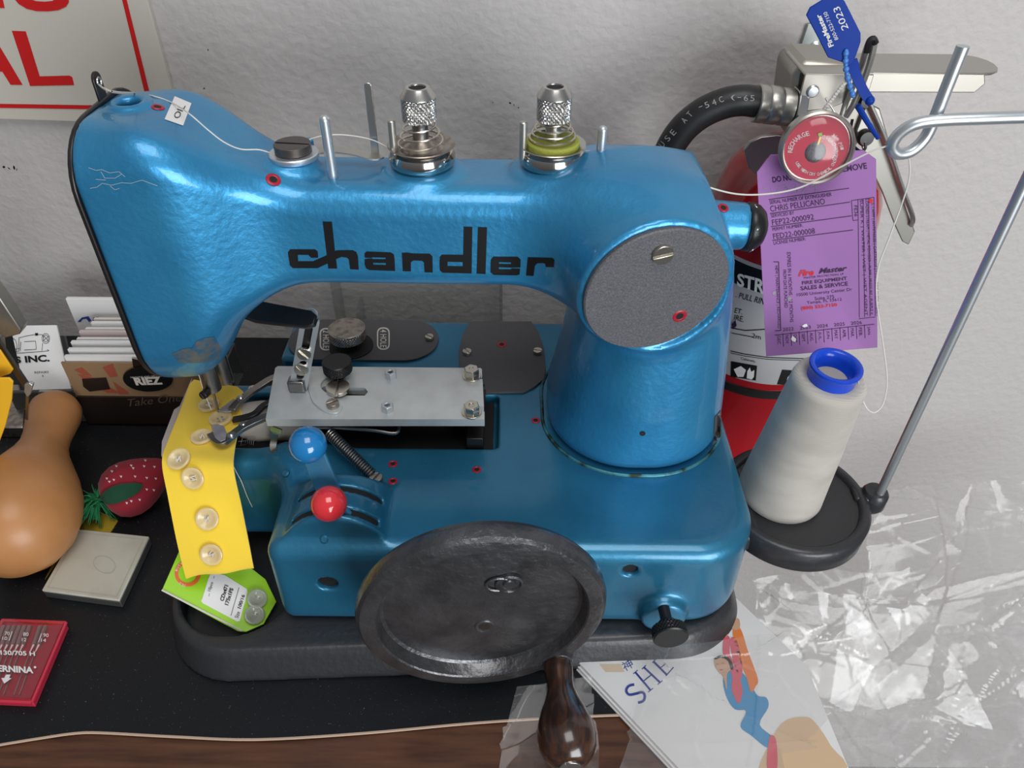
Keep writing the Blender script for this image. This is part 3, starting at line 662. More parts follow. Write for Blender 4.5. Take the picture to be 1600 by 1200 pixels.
MB().box((-2.4, 29.3, 6.9), (-1.5, 33.4, 8.1)).build('slide_block', 'darksteel', SM, bevel=.05)
for (u, v) in ((737, 588), (737, 645)):
    c = slotL(u, v); hexnut(c, .42, .46, 0, 'screw', cp, 'hex_bolt', 15, .52)
for (u, v) in ((611, 589), (606, 641)): hexnut(slotL(u, v), .33, .38, .17, 'zinc', cp, 'hex_nut', 5)
# swan-neck lever plate with thumb screw, pivot screw, small screw
crv = [slotL(*q) for q in ((470,598),(476,590),(495,582),(520,579),(542,577),(547,584),(537,589),(520,590),(508,595),(502,603),(505,612),(520,622),(533,632),(534,641),(526,648),(514,647),(500,640),(488,628),(483,612),(480,604))]
crv = spline(crv, 4, True); sw = MB().slab([p+V((0,0,.13)) for p in crv], (0,0,-.12)).build('curved_lever_plate', 'alu', cp, bevel=.02)
screw('pivot_screw', slotL(529, 612)+V((0,0,.14)), (0,0,1), .63, .22, 92, 'screw', cp, .11)
screw('small_lever_screw', slotL(521, 637)+V((0,0,.13)), (0,0,1), .33, .26, 30, 'oldnickel', cp, .16)
kc = slotL(530, 588); kn = MB().cyl(kc, kc+V((0,0,.5)), .34).build('thumb_screw_neck', 'black', cp)
knurled(kc+V((0,0,.42)), (0,0,1), .80, .62, k=34, amp=.08, top=.04, n=170, rows=12).build('thumb_screw', 'black', cp)
# slotted upright link with its two screws and top nut
lk0 = P(466, 606, z=10.1); u_ = V((0,0,1)); base_y = lk0.y
lt = P(485, 500, y=lk0.y+.35); axl = (lt-lk0).normalized(); wv = V((1, .12, 0)).normalized(); nv = wv.cross(axl).normalized()
if nv.y > 0: nv = -nv
LL = (lt-lk0).length; vs2, fs2 = poly2d([rrect(-.48, -.1, .48, LL, .12), rrect(-.20, LL*.50, .20, LL*.93, .18), rrect(-.20, LL*.16, .20, LL*.44, .18)])
b = MB(); n = len(vs2); th = .16; f3 = lambda a, c, k: lk0+wv*a+axl*c+nv*k
b.add([f3(x, y, th) for x, y in vs2]+[f3(x, y, 0) for x, y in vs2], list(fs2)+[tuple(i+n for i in f[::-1]) for f in fs2])
for loop in (rrect(-.48, -.1, .48, LL, .12), rrect(-.20, LL*.50, .20, LL*.93, .18), rrect(-.20, LL*.16, .20, LL*.44, .18)):
    for i in range(len(loop)):
        p, q = loop[i], loop[(i+1) % len(loop)]; b.add([f3(*p, th), f3(*q, th), f3(*q, 0), f3(*p, 0)], [(0,1,2,3)])
lk = b.build('slotted_link', 'zinc', SM, smooth=0)
MB().slab([f3(-.42, .1, -.05), f3(.42, .1, -.05), f3(.42, LL*.95, -.05), f3(-.42, LL*.95, -.05)], -nv*.35).build('link_backing', 'darksteel', lk, bevel=.05)
for (v, ang) in ((.56, 35), (.33, 30)): screw('link_screw', f3(0, LL*v, th), nv, .36, .2, ang, 'screw', lk, .15)
MB().box((lk0.x-.45, lk0.y-.35, 10.02), (lk0.x+.45, lk0.y+.3, 10.75)).build('link_foot', 'gunsteel', lk, bevel=.12, seg=3)
tp = f3(0, LL+.05, .0)
hn = MB().lathe([(0,0),(.42,0),(.42,.34),(.36,.38),(.2,.38),(.18,.5),(0,.5)], tp, nv+V((0,0,.5)), 6).build('link_nut', 'zinc', lk, smooth=20)
# black transfer arm reaching to the head
r0 = P(405, 488, y=31.3); r1 = P(484, 500, y=30.6)
MB().strip([r0+V((-.8,.1,.3)), r0, r0.lerp(r1, .5), r1, r1+(r1-r0).normalized()*.35], [1.1, 1.1, 1.0, .9, .5], .34, up=(0, -.55, .83)).build('transfer_arm', 'black', SM, bevel=.06)
MB().cyl(r1+V((0,.3,-.1)), r1+V((0,.12,.2)), .40, b=.05).build('transfer_pivot', 'zinc', SM)

# ---- button clamp jaws
zj = 9.25
def jaw(name, px, w, th=.22, m='gunsteel', z=zj): return MB().strip(spline([P(u, v, z=z+dz) for u, v, dz in px], 4), w, th).build(name, m, SM, bevel=.03)
j1 = jaw('clamp_jaw', ((440,588,.35),(425,592,.3),(405,604,.15),(390,614,.1),(372,629,0),(362,641,0)), .42)
j2 = jaw('clamp_jaw', ((445,652,.3),(420,651,.3),(405,656,.2),(380,668,.05),(362,681,0),(348,691,0),(338,688,0),(330,678,0)), .42)
jaw('clamp_finger', ((430,626,.1),(412,634,0),(398,647,0),(380,653,-.1),(364,656,-.2)), .36, .2, 'darksteel')
for (j, ps) in ((j1, ((395,606),(376,621))), (j2, ((380,663),(361,679)))):
    for (u, v) in ps: p = P(u, v, z=zj+.12); MB().lathe([(0,.12),(.10,.11),(.14,.05),(.16,0),(.24,0),(.25,-.06)], p, (0,0,1), 18).build('rivet', 'steel', j)
M['pad'] = mat('tin_jaw_pad', (.42, .40, .42), .7, .5, vary=(200, (.30, .29, .33), .4, .7))
MB().slab([P(u, v, z=zj-.02) for u, v in ((340,641),(352,632),(366,622),(368,633),(360,643),(350,643))], (0,0,-.08)).build('jaw_pad', 'pad', j1, bevel=.02)
MB().slab([P(u, v, z=zj+.12) for u, v in ((329,664),(340,662),(350,666),(354,676),(352,687),(344,690),(336,684))], (0,0,-.08)).build('jaw_pad', 'pad', j2, bevel=.02)
# wrapped work arm under the clamp
M['wrap'] = mat('off_white_wrap', (.42, .38, .34), 0, .7, bump=(250, .4, .05), vary=(80, (.30, .27, .24), .4, .75))
wr = MB().lathe([(0,0),(.95,.02),(1.05,.3),(1.12,1.0),(1.08,2.2),(1.12,2.8),(1.0,3.6),(0,3.7)], (-14.75, 30.9, 7.75), (1, -.02, .02), 36, fn=lambda r, h, t: r*(1+.035*sin(5*t+h*1.3)+.02*sin(11*t-h*2))).build('wrapped_work_arm', 'wrap', SM)
pr = Print(surf_of(bvh_of(wr), .02))
for i in range(7): u = 377+i*3.2; pr.stroke([(u+3, 682), (u, 690), (u-1, 701)], .8, 3)
for i in range(3): pr.stroke([(372, 684+i*6), (398, 681+i*6)], .5, 5)
pr.build('ruled_marks', 'greyink', wr)
# hook bracket, wire finger, spring
q = P(432, 678, z=8.6)
MB().strip(spline([P(432,668,z=9.3), P(430,676,z=8.9), P(428,688,z=8.2), P(427,700,z=7.9), P(430,705,z=7.8)], 4), [.6]*4+[.34]*13, .08, up=(0,-1,.3)).build('hook_bracket', 'steel', SM)
MB().tube(spline([P(470,668,z=9.2), P(520,668,z=9.2), P(580,672,z=9.1), P(612,677,z=9.0), P(622,674,z=9.0), P(624,662,z=9.1)], 5), .09, 8).build('wire_finger', 'gunsteel', SM)
s0 = P(512, 674, z=9.1); s1 = P(586, 747, z=7.95); ax = (s1-s0); LN = ax.length; x, y, a = basis(ax); pts = []; turns = 23
for i in range(turns*14): q = i/(turns*14-1); t = 2*pi*turns*q; pts.append(s0+a*(LN*(.03+.92*q))+x*.27*cos(t)+y*.27*sin(t)+V((0,0,-.0)))
sp = MB().tube(pts, .052, 6).build('extension_spring', 'gunsteel', SM)
MB().tube([s0+a*LN*.94+x*.2, s0+a*LN*.97, s1+V((0,0,.1)), s1+V((.12,-.1,.1))], .06, 6).build('spring_hook', 'gunsteel', sp)
MB().cyl((s1.x+.08, s1.y-.12, 7.4), (s1.x+.08, s1.y-.12, 7.95), .18).build('anchor_post', 'oldnickel', SM)
screw('spring_anchor_screw', (s1.x+.08, s1.y-.12, 7.9), (0,0,1), .33, .28, 60, 'oldnickel', SM, .16)

# ---- selector plate with its knob and legends
zs = 7.62; sp_l = P(487, 531, z=zs).x; a0 = P(600, 500, z=zs).y; a1_ = P(600, 563, z=zs).y; xr = P(685, 532, z=zs).x; rr = (a0-a1_)/2
poly = rrect(-14.0, a1_, xr, a0, rr-.05, 10)
sel = MB().prism(poly, (0,0,7.5), (1,0,0), (0,1,0), (0,0,1), .14).build('selector_plate', 'darkplate', SM, bevel=.02)
MB().box((-14.2, a1_+.3, 3.0), (-11.3, a0-.3, 7.49)).build('selector_bracket', 'bluebase', SM, bevel=.3)
screw('selector_screw', P(671, 529, z=7.7), (0,0,1), .26, .22, 140, 'screw', sel, .16); screw('selector_screw', P(489, 531, z=7.7), (0,0,1), .26, .22, 40, 'screw', sel, .16)
kb = P(549, 541, z=7.65)
MB().lathe([(0,0),(1.35,0),(1.35,.06),(1.15,.12),(0,.12)], kb, (0,0,1), 40).build('selector_recess', 'void', sel)
MB().cyl(kb+V((0,0,.1)), kb+V((0,0,.8)), .4).build('selector_knob_stem', 'darksteel', sel)
knurled(kb+V((-.15,.1,.62)), (0,0,1), 1.14, .72, k=44, amp=.09, top=.05, n=220, rows=12).build('selector_knob', 'oldnickel', sel)
ss = lambda u, v: P(u, v, z=7.665)
pr = Print(ss)
for (cx, cy, txt) in ((509.5, 530, '2 HOLE'), (599, 529, '4 HOLE')):
    o = rrect(cx-10, cy-17.5, cx+10, cy+17.5, 8, 4); i_ = rrect(cx-8, cy-15.5, cx+8, cy+15.5, 6.5, 4); pr.poly([o, i_])
    pr.text(txt, (cx+5, cy-14), (cx+5, cy+14), (cx-5, cy+14), (cx-5, cy-14), bold=.01)
pr.build('selector_legend', 'papercream', sel)
# ---- cover plate on the deck
cvp = [(735,502),(830,502),(842,520),(850,545),(853,575),(850,592),(835,604),(818,612),(757,613),(757,600),(722,600),(718,575),(717,550),(722,525)]
zc_ = 7.64; MB().slab([P(u, v, z=zc_) for u, v in cvp], (0,0,-.13)).build('deck_cover_plate', 'darkplate', SM, bevel=.02)
dk = bpy.data.objects['deck_cover_plate']
screw('deck_cover_screw', P(730, 552, z=7.66), (0,0,1), .27, .22, -55, 'screw', dk, .15); screw('deck_cover_screw', P(840, 551, z=7.66), (0,0,1), .27, .22, -10, 'screw', dk, .15)
oilhole('oil_hole', P(784, 538, z=7.66), (0,0,1), .18, dk)

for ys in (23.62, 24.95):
    st_ = [(LXC+2.60*sin(t), ys, 6.24+2.60*cos(t)) for t in np.linspace(-.86, .86, 24)]; MB().strip(st_, .32, .04, up=(0,0,1)).build('slot_shade', 'void', SM)  # black strips painted in as the shade inside the lever slots
# ---- the two lever knobs
def lever(u, v, sy, bz, br, m, name):
    c = P(u, v, y=sy); lv = MB()
    pz = 8.3; w = .62; lv.slab([(c.x-.05-w+.55*1, sy-.11, pz)]*0 or [(c.x+.55-w, sy+.1, pz), (c.x+.55+w, sy+.1, pz), (c.x+.12+w*.85, sy+.1, c.z), (c.x+.12-w*.85, sy+.1, c.z)], (0,-.22,0))
    st = lv.build(name+'_lever', 'bluestem', SM, bevel=.05); MB().sphere(c, br, 40).build(name+'_ball_knob', m, st); return c
bc = lever(481, 695, 24.95, 11.8, .86, 'blueball', 'blue'); rc_ = lever(514, 787, 23.62, 9.9, .84, 'redball', 'red')

# ---- hand wheel
WN = V((sin(radians(6)), -cos(radians(6)), 0)); WC = P(755, 968, y=18.95)
prof = [(0,-.9),(4.3,-.9),(4.9,-1.15),(5.3,-1.05),(5.48,-.75),(5.5,-.45),(5.42,-.14),(5.28,.02),(5.16,.05),(4.66,.06),(4.60,.0),(4.52,-.30),(4.44,-.52),(4.30,-.60),(2.5,-.44),(0,-.38)]
wh = MB().lathe(prof, WC, WN, 128).build('hand_wheel', 'wheel', SM, smooth=24)
MB().cyl(WC-WN*.8, V((WC.x-.25, 22.8, WC.z-.2)), 1.3).build('wheel_hub', 'darkcast', SM)
wx, wy, wa = basis(WN, (0,0,1)); wS = plane_fn(WC-WN*.37, WC-WN*.37+wx, WC-WN*.37+wy)
MB().lathe([(.45,-.02),(.40,.03),(.26,.0),(.22,-.05)], wS(757, 979), WN, 24).build('centre_bore_rim', 'wheel', wh)
MB().lathe([(0,.005),(.26,.005),(.27,-.02)], wS(757, 979), WN, 20).build('centre_bore', 'slot', wh)
p = wS(796, 912); MB().lathe([(.62,-.08),(.60,.06),(.5,.10),(.44,-.02),(.30,-.02),(.24,.10),(0,.12)], p, WN, 28).build('wheel_boss', 'wheel', wh)
p = wS(780, 912); MB().tube([p+wx*(.55*cos(t))+wy*(.42*sin(t))+WN*.03 for t in np.linspace(.3*pi, 1.5*pi, 12)], .07, 6).build('casting_ridge', 'wheel', wh)
# crank handle
hb0 = wS(870, 1024); hd = V((.07, -1, 0)).normalized()
MB().lathe([(0,-.02),(.80,-.02),(.80,.12),(.70,.42),(.62,.46),(0,.46)], hb0, hd, 40).build('handle_socket', 'wheel', wh)
hlen = 5.15; hp = [(0,.44),(.62,.44),(.68,.6),(.66,1.0),(.61,1.4),(.64,1.8),(.80,2.3),(1.06,2.9),(1.24,3.5),(1.30,4.0),(1.24,4.5),(1.06,4.9),(.78,5.2),(.6,5.3),(0,5.3)]
k = (P(885, 1198, z=hb0.z).y); sc_ = (hb0.y-k)/5.3
ch = MB().lathe([(r, h*sc_) for r, h in hp], hb0, hd, 56).build('crank_handle', 'darkwood', wh, smooth=60)
screw('handle_screw', hb0+hd*(5.3*sc_-.02), hd, .48, .10, 20, 'steel', wh, .12)

# ---- thumb screw under the right front
ts = P(1037, 950, y=21.55); tsd = V((.06, -1, 0.0)).normalized()
MB().cyl(ts, ts+tsd*1.1, .28).build('thumb_screw_shank', 'darksteel', SM)
MB().lathe([(0,0),(.40,0),(.42,.1),(.42,.3),(.38,.36),(0,.36)], ts+tsd*.75, tsd, 28).build('thumb_screw_collar', 'black', SM)
knurled(ts+tsd*1.10, tsd, .86, .55, k=30, amp=.09, top=.05, n=150, rows=10).build('front_thumb_screw', 'black', SM)

# ---- spool stand bolted to the right of the base
SPC = V((15.85, 28.95, 4.3)); SR = 4.05
sp_ = MB().lathe([(0,-1.1),(3.2,-1.1),(3.2,-1.75),(SR-.25,-1.75),(SR,-1.5),(SR+.05,-.2),(SR-.12,0),(SR-.42,.03),(3.50,-.06),(3.44,-.24),(3.2,-.28),(0,-.28)], SPC, (0,0,1), 96).build('spool_dish', 'darkcast', SM, smooth=50)
MB().box((10.5, 26.2, 2.65), (13.6, 31.5, 4.1)).build('spool_dish_arm', 'darkcast', SM, bevel=.4, seg=3)
MB().lathe([(0,-1.4),(.55,-1.4),(.72,-1.1),(.72,-.2),(.6,0),(.3,.05),(0,.05)], (20.45, 29.2, 4.5), (0,0,1), 32).build('rod_socket', 'darkcast', SM)
MB().box((19.2, 28.7, 3.2), (20.5, 29.7, 4.3)).build('rod_socket_web', 'darkcast', SM, bevel=.15)
r0 = P(1375, 770, y=29)
rodp = [(20.55, 29, 3.6), (20.55, 29, 20), (20.55, 29, 24.0)] + [tuple(V((20.55, 29, 24.0)).lerp(V((19.8, 29, 25.6)), t)) for t in (.5,)]
curl = [P(1640, 182, y=28.6), P(1600, 183, y=28.6), P(1540, 185, y=28.6), P(1470, 188, y=28.7), P(1430, 194, y=28.8), P(1404, 210, y=28.9), P(1394, 228, y=28.95), P(1403, 240, y=29.0), P(1424, 236, y=29.1), P(1445, 216, y=29.2), P(1460, 186, y=29.2), P(1478, 140, y=29.2), P(1505, 72, y=29.2)]
path = [V((20.55, 29, 3.6)), V((20.55, 29, 12)), V((20.55, 29, 21)), V((20.55, 28.95, 24.2)), V((20.7, 28.8, 25.3))] + curl
MB().tube(spline(path, 8), .235, 16).build('thread_stand_rod', 'zinc', SM)

# ================================================================== things on the wall
# ---- warning sign
sg = thing('warning_sign', (-28, WALLY, 24), 'cream board with large red capitals and red border on the wall, cropped at top left', 'sign')
c = [P(-120, 190, y=48.6), P(285, 198, y=48.6)]
xr = P(268, 138, y=48.6).x; zb = P(0, 184, y=48.6).z; zb2 = P(268, 195, y=48.6).z
MB().slab([(-48, 48.6, zb+.25), (xr, 48.6, zb2), (xr, 48.6, 34), (-48, 48.6, 34)], (0,.35,0)).build('board', 'signwhite', sg, bevel=.03)
ws = lambda u, v: P(u, v, y=48.57)
pr = Print(ws); k = 280/1600.
Z = lambda pts: [(x*k, y*k) for x, y in pts]
pr.poly([Z([(105,275),(230,280),(355,682),(620,675),(645,690),(662,760),(268,768)])])
pr.poly([Z([(-330,200),(-130,200),(202,758),(95,758),(20,640),(-260,640),(-300,758),(-420,758),(-330,300)]), Z([(-230,330),(-170,330),(-40,540),(-250,540)])])
G = [(100,-180),(120,-20),(165,35),(240,80),(330,100),(420,102),(520,92),(590,60),(615,20),(608,-80),(500,-80),(500,-20),(470,8),(400,15),(320,10),(270,-10),(225,-60),(210,-180)]
pr.poly([Z(G)]); pr.poly([Z([(-120,-200),(-20,-200),(42,72),(-40,72)])]); pr.build('letters', 'signred', sg)
pr = Print(ws); pr.poly([Z([(-600,918),(805,940),(797,975),(-600,955)])]); pr.poly([Z([(1040,-250),(1090,0),(1285,802),(1330,804),(1132,0),(1075,-250)])]); pr.poly([Z([(1285,802),(1330,804),(1366,985),(800,975),(800,940),(1318,948)])]); pr.build('border', 'signred', sg)
# ---- clear acrylic pocket on the wall behind the machine
ac = thing('acrylic_pocket', (-7, 49, 3), 'clear acrylic pocket on the wall, seen through the arch of the machine', 'brochure holder')
x0 = P(522, 450, y=47.6).x; x1 = P(785, 450, y=47.6).x
for nm, lo, hi in (('front_pane', (x0, 46.6, -.0), (x1, 46.8, 8)), ('side_pane', (x0, 46.8, 0), (x0+.2, 48.95, 8.5)), ('side_pane', (x1-.2, 46.8, 0), (x1, 48.95, 8.5))):
    MB().box(lo, hi).build(nm, 'acrylic', ac, bevel=.04)
MB().box((x0+1.5, 46.85, 0), (x0+1.75, 48.9, 4)).build('divider', 'acrylic', ac)
# dark angle bracket standing behind the deck
bkp = P(572, 492, y=42.5); 
bb = thing('dark_bracket', (bkp.x, 42.5, 0), 'small dark upright clip standing behind the selector knob', 'clip')
MB().box((bkp.x-.3, 42.2, 0), (bkp.x+.2, 42.6, 6.2)).build('upright', 'black', bb, bevel=.04); MB().strip([(bkp.x-.05, 42.4, 5.6), (bkp.x+.4, 42.3, 4.4), (bkp.x+.9, 42.2, 2.6)], .3, .25, up=(0,-1,0)).build('sloping_leg', 'black', bb)
# dark box under the extinguisher's side of the table
M['shadowbox'] = mat('dark_grey_box', (.05, .048, .046), 0, .5)

# ================================================================== fire extinguisher
EY = 43.9; EX = P(1247, 300, y=EY).x; ER = 5.0
fe = thing('fire_extinguisher', (EX, WALLY, 10), 'red fire extinguisher hanging on the wall behind the thread cone', 'fire extinguisher')
zt = 15.6
body = MB().lathe([(0,-8),(4.6,-8),(4.95,-7.4),(ER,-6),(ER,zt-1.2),(4.85,zt-.1),(4.4,zt+1.1),(3.6,zt+2.0),(2.6,zt+2.7),(1.7,zt+3.0),(0,zt+3.0)], (EX, EY, 0), (0,0,1), 96).build('cylinder', 'red', fe, smooth=50)
bB = bvh_of(body); bS = surf_of(bB, .03); bS2 = surf_of(bB, .05); bS3 = surf_of(bB, .07)
ring = P(1200, 617, y=EY-ER).z; MB().lathe([(ER-.02,-.35),(ER+.10,-.3),(ER+.12,.3),(ER-.02,.35)], (EX, EY, ring), (0,0,1), 96).build('rubber_band', 'rubber', body)
MB().lathe([(0,-9.2),(3.6,-9.2),(4.7,-8.6),(4.9,-7.9),(4.7,-7.6),(0,-7.6)], (EX, EY, 0), (0,0,1), 64).build('foot', 'rubber', fe)
z1 = P(1200, 601, y=EY-ER).z; z0 = P(1200, 426, y=EY-ER).z
lb = MB().lathe([(ER+.015, z1), (ER+.02, z0)], (EX, EY, 0), (0,0,1), 96).build('instruction_label', 'labelwhite', body, smooth=60); tag(lb, 'white instruction label with black heading band')
zk = P(1200, 432, y=EY-ER).z; zk2 = P(1200, 466, y=EY-ER).z
MB().lathe([(ER+.03, zk2), (ER+.03, zk)], (EX, EY, 0), (0,0,1), 96).build('heading_band', 'ink', lb, smooth=60)
pr = Print(bS2); pr.text('STR', (1153, 426), (1196, 437), (1194, 460), (1152, 446), bold=.03, step=.2); pr.build('heading_text', 'white', lb)
pr = Print(bS2)
pr.text('. PULL RING', (1150, 455), (1204, 468), (1202, 478), (1150, 464), italic=.3, step=.2); pr.text('ET.', (1148, 480), (1160, 483), (1160, 491), (1148, 488), italic=.3); pr.text('IRE.', (1147, 491), (1162, 494), (1162, 503), (1147, 499), italic=.3)
pr.stroke([(1143, 512), (1165, 516), (1196, 514), (1240, 508)], 1.3, 4); pr.text('2m', (1176, 520), (1189, 523), (1189, 530), (1175, 527)); pr.stroke([(1142, 548), (1165, 553), (1200, 558), (1260, 560)], 1.2, 4); pr.stroke([(1142, 551), (1165, 556), (1200, 561), (1260, 563)], .8, 4)
pr.stroke([(1144, 520), (1176, 526)], 1.0, 4); pr.poly([[(1143, 562+2), (1183, 571), (1181, 600-6), (1142, 588)]], step=6); pr.poly([[(1222, 577), (1250, 579), (1250, 602), (1214, 600)]], step=6)
pr.text('Cabinets', (1158, 557.5), (1180, 562), (1180, 566), (1158, 561.5)); pr.build('label_print', 'ink', lb)
pr = Print(surf_of(bB, .075)); pr.poly([[(1147, 576), (1158, 571), (1166, 577), (1162, 588), (1153, 588)]]); pr.poly([[(1167, 590), (1168, 579), (1172, 573), (1174, 580), (1179, 577), (1178, 588), (1175, 592)]]); pr.stroke([(1228, 600), (1232, 588), (1240, 584)], 3, 4); pr.build('pictograms', 'white', lb)
pr = Print(surf_of(bB, .08)); pr.poly([[(1150, 499), (1152, 508), (1146, 514), (1144, 506)]]); pr.build('purple_flame', 'purpleink', lb)
# neck, valve body, shroud
MB().lathe([(0,0),(1.7,0),(1.7,.5),(1.45,.6),(1.45,1.2),(0,1.2)], (EX, EY, zt+2.7), (0,0,1), 40).build('neck', 'satin', fe)
sh = P(1195, 232, y=EY-2)
MB().slab([P(u, v, y=EY-3.2) for u, v in ((1163,235),(1172,222),(1190,214),(1215,211),(1240,214),(1235,240),(1200,246),(1188,262),(1182,274),(1170,262))], (0,.25,0)).build('hose_clip', 'satin', fe, bevel=.05)
def vbox(us, y0, y1, name, m, parent, bevel=.12): return MB().slab([P(u, v, y=y0) for u, v in us], (0, y1-y0, 0)).build(name, m, parent, bevel=bevel)
vb = vbox(((1240,110),(1262,96),(1340,100),(1362,140),(1350,215),(1330,245),(1245,240),(1230,180)), EY-2.3, EY+1.2, 'valve_body', 'valve', fe, .35)
# hose and its fitting
hy = EY-3.0
f0 = P(1180, 161, y=hy); f1 = P(1236, 168, y=hy)
ft = MB(); d = f1-f0; L_ = d.length; ft.lathe([(0,0),(.92,0),(.98,.06),(.98,L_*.25),(.93,L_*.3),(.98,L_*.35),(.98,L_*.6),(.92,L_*.66),(.97,L_*.72),(.97,L_*.97),(.8,L_),(0,L_)], f0, d, 40)
fit = ft.build('hose_ferrule', 'satin', fe); MB().lathe([(0,0),(1.08,0),(1.13,.05),(1.13,.5),(1.08,.55),(0,.55)], f1, d, 6).build('hose_nut', 'steel', fit, smooth=20, bevel=.04)
MB().cyl(f1, P(1262, 172, y=hy+.4), .75).build('hose_port', 'valve', fe)
hpts = [P(1186, 160, y=hy), P(1160, 157, y=hy), P(1130, 162, y=hy+.1), P(1095, 178, y=hy+.2), P(1065, 204, y=hy+.3), P(1044, 238, y=hy+.4), P(1035, 275, y=hy+.4), P(1035, 320, y=hy+.4), P(1048, 380, y=42.6), P(1065, 440, y=44.0)]
hose = MB().tube(spline(hpts, 8), .80, 28).build('hose', 'rubber', fe, smooth=60)
hS = surf_of(bvh_of(hose), .02); pr = Print(hS)
for ch_, u, v, a in (('(-65', 1151, 158, 2), ('-54C', 1109, 171, -28), ('USE AT', 1043, 216, -52)):
    n = len(ch_)
    for i, c_ in enumerate(ch_):
        if c_ == ' ': continue
        if ch_ == '(-65': q = (1142+i*10, 152+i*.3, 2)
        elif ch_ == '-54C': q = (1092+i*11.2, 168-i*3.4-i*i*.2, -22)
        else: q = (1036+i*8.6, 226-i*9.4, -50)
        if c_ == '-': 
            a_ = radians(q[2]); pr.stroke([(q[0], q[1]), (q[0]+6*cos(a_), q[1]+6*sin(a_))], 1.1, 3)
        else: pr.line(c_, q[0], q[1]+5, 6.5, 9, q[2], step=.3)
pr.build('hose_print', 'greyink', hose)
# pressure gauge
GC = P(1276, 232, y=36.7); gz = V((-.08, -1, .16)).normalized()
ga = MB().lathe([(0,-.9),(1.0,-.9),(1.5,-.65),(1.78,-.35),(1.80,.15),(1.70,.24),(1.62,.15),(1.60,-.05),(0,-.05)], GC, gz, 64).build('pressure_gauge', 'satin', fe)
gx, gy, _ = basis(gz, (0,0,1)); MB().cyl(GC-gz*.85, GC-gz*4.2, .55).build('gauge_stem', 'satin', ga)
gS = lambda off: plane_fn(GC+gz*off, GC+gz*off+gx, GC+gz*off+gy); g1, g2, g3 = gS(-.03), gS(-.02), gS(-.01)
MB().lathe([(0,.03),(1.55,.03),(1.58,-.02)], GC-gz*.06, gz, 48).build('gauge_dial', 'gaugered', ga)
pr = Print(g3); gc = (1274, 237)
def arc_text(pr, body, rad, a0, a1, h, flip=1, ry=.93):
    for i, c_ in enumerate(body):
        if c_ == ' ': continue
        a = radians(a0+(a1-a0)*i/(len(body)-1)); px, py = gc[0]+rad*cos(a), gc[1]+rad*ry*sin(a); rot = math.degrees(a)+90*flip; w = h*.72
        ra = radians(rot); bx = px-w/2*cos(ra)+h/2*sin(ra)*-1*-1*0; by = py-w/2*sin(ra); pr.line(c_, bx-h/2*sin(ra)*-1*1, by-h/2*cos(ra)*-1*-1*-1*0-(-h/2*cos(ra)) , w, h, rot, bold=.02)
arc_text(pr, 'RECHARGE', 32, -178, -108, 7.5); arc_text(pr, 'OVERCHARGED', 27, -66, 28, 6); arc_text(pr, 'USE WITH DRY CHEMICAL ONLY', 38, 150, 20, 5, -1); arc_text(pr, '300 PSI', 37, -48, -8, 5)
pr.build('gauge_text', 'paperpink', ga)
MB().lathe([(0,.08),(.35,.08),(.5,.0),(.52,-.03)], g3(1274, 238), gz, 24).build('gauge_hub', 'greyplate', ga)
pr = Print(gS(.02)); pr.poly([[(1278, 208), (1284, 207), (1285, 212), (1279, 213)]]); pr.build('gauge_green_zone', 'gaugegreen', ga); pr = Print(gS(.05)); pr.stroke([(1275, 236), (1282, 214)], 2.6); pr.build('gauge_needle', 'needleyellow', ga)
MB().lathe([(1.63,.12),(1.5,.32),(1.1,.5),(.6,.6),(0,.63)], GC, gz, 48).build('gauge_lens', 'gaugeglass', ga)
# levers: upper carrying handle and lower squeeze lever
hy2 = EY-3.6
def channel(name, top, skirt, y0, y1, m, parent, t=.14):
    "bent sheet: top face outline (photo positions at given depths) with a front skirt"
    pass
zz = P(1400, 116, y=hy2).z
tp_ = [P(1262,120,y=hy2), P(1310,121,y=hy2), P(1335,121,y=hy2), P(1372,116,y=hy2), P(1450,114,y=hy2), P(1530,110,y=hy2), P(1556,112,y=hy2)]
zz = sum(p.z for p in tp_)/len(tp_)
X_ = lambda u: P(u, 116, y=hy2).x
hb_ = hy2+3.5
outl = [(X_(1258), hy2), (X_(1330), hy2), (X_(1370), hy2+.35), (X_(1540), hy2+.35), (X_(1558), hy2+.45), (X_(1572), hy2+.8), (X_(1580), hy2+1.3), (X_(1583), hy2+1.9), (X_(1580), hy2+2.5), (X_(1570), hb_-.45), (X_(1556), hb_-.12), (X_(1538), hb_), (X_(1370), hb_), (X_(1330), hb_+.3), (X_(1258), hb_+.3)]
uh = MB().prism(outl, (0,0,zz-.16), (1,0,0), (0,1,0), (0,0,1), .16).build('carrying_handle', 'satin', fe, bevel=.12, seg=4)
sk = [(X_(1258), -1.55), (X_(1258), 0), (X_(1330), 0), (X_(1366), 0), (X_(1366), -.85), (X_(1350), -1.2), (X_(1310), -1.75), (X_(1275), -1.9)]
MB().prism([(a, b) for a, b in sk], (0, hy2-.02, zz-.02), (1,0,0), (0,0,1), (0,1,0), .14).build('handle_cheek', 'valve', uh, bevel=.04)
MB().prism([(X_(1366), 0), (X_(1545), 0), (X_(1552), -.5), (X_(1540), -.98), (X_(1366), -1.02)], (0, hy2+.33, zz-.03), (1,0,0), (0,0,1), (0,1,0), .14).build('handle_skirt', 'valve', uh, bevel=.06)
q = P(1270, 143, y=hy2-.05); MB().lathe([(0,.12),(.25,.10),(.33,0)], q, (0,-1,0), 24).build('handle_rivet', 'zinc', uh)
q = P(1303, 175, y=hy2+.3)
ly = EY-2.6
lo_top = [P(u, v, y=ly) for u, v in ((1355,160),(1375,170),(1388,215),(1400,270),(1418,330),(1430,362),(1420,383),(1410,378),(1398,352),(1378,300),(1352,245),(1338,205))]
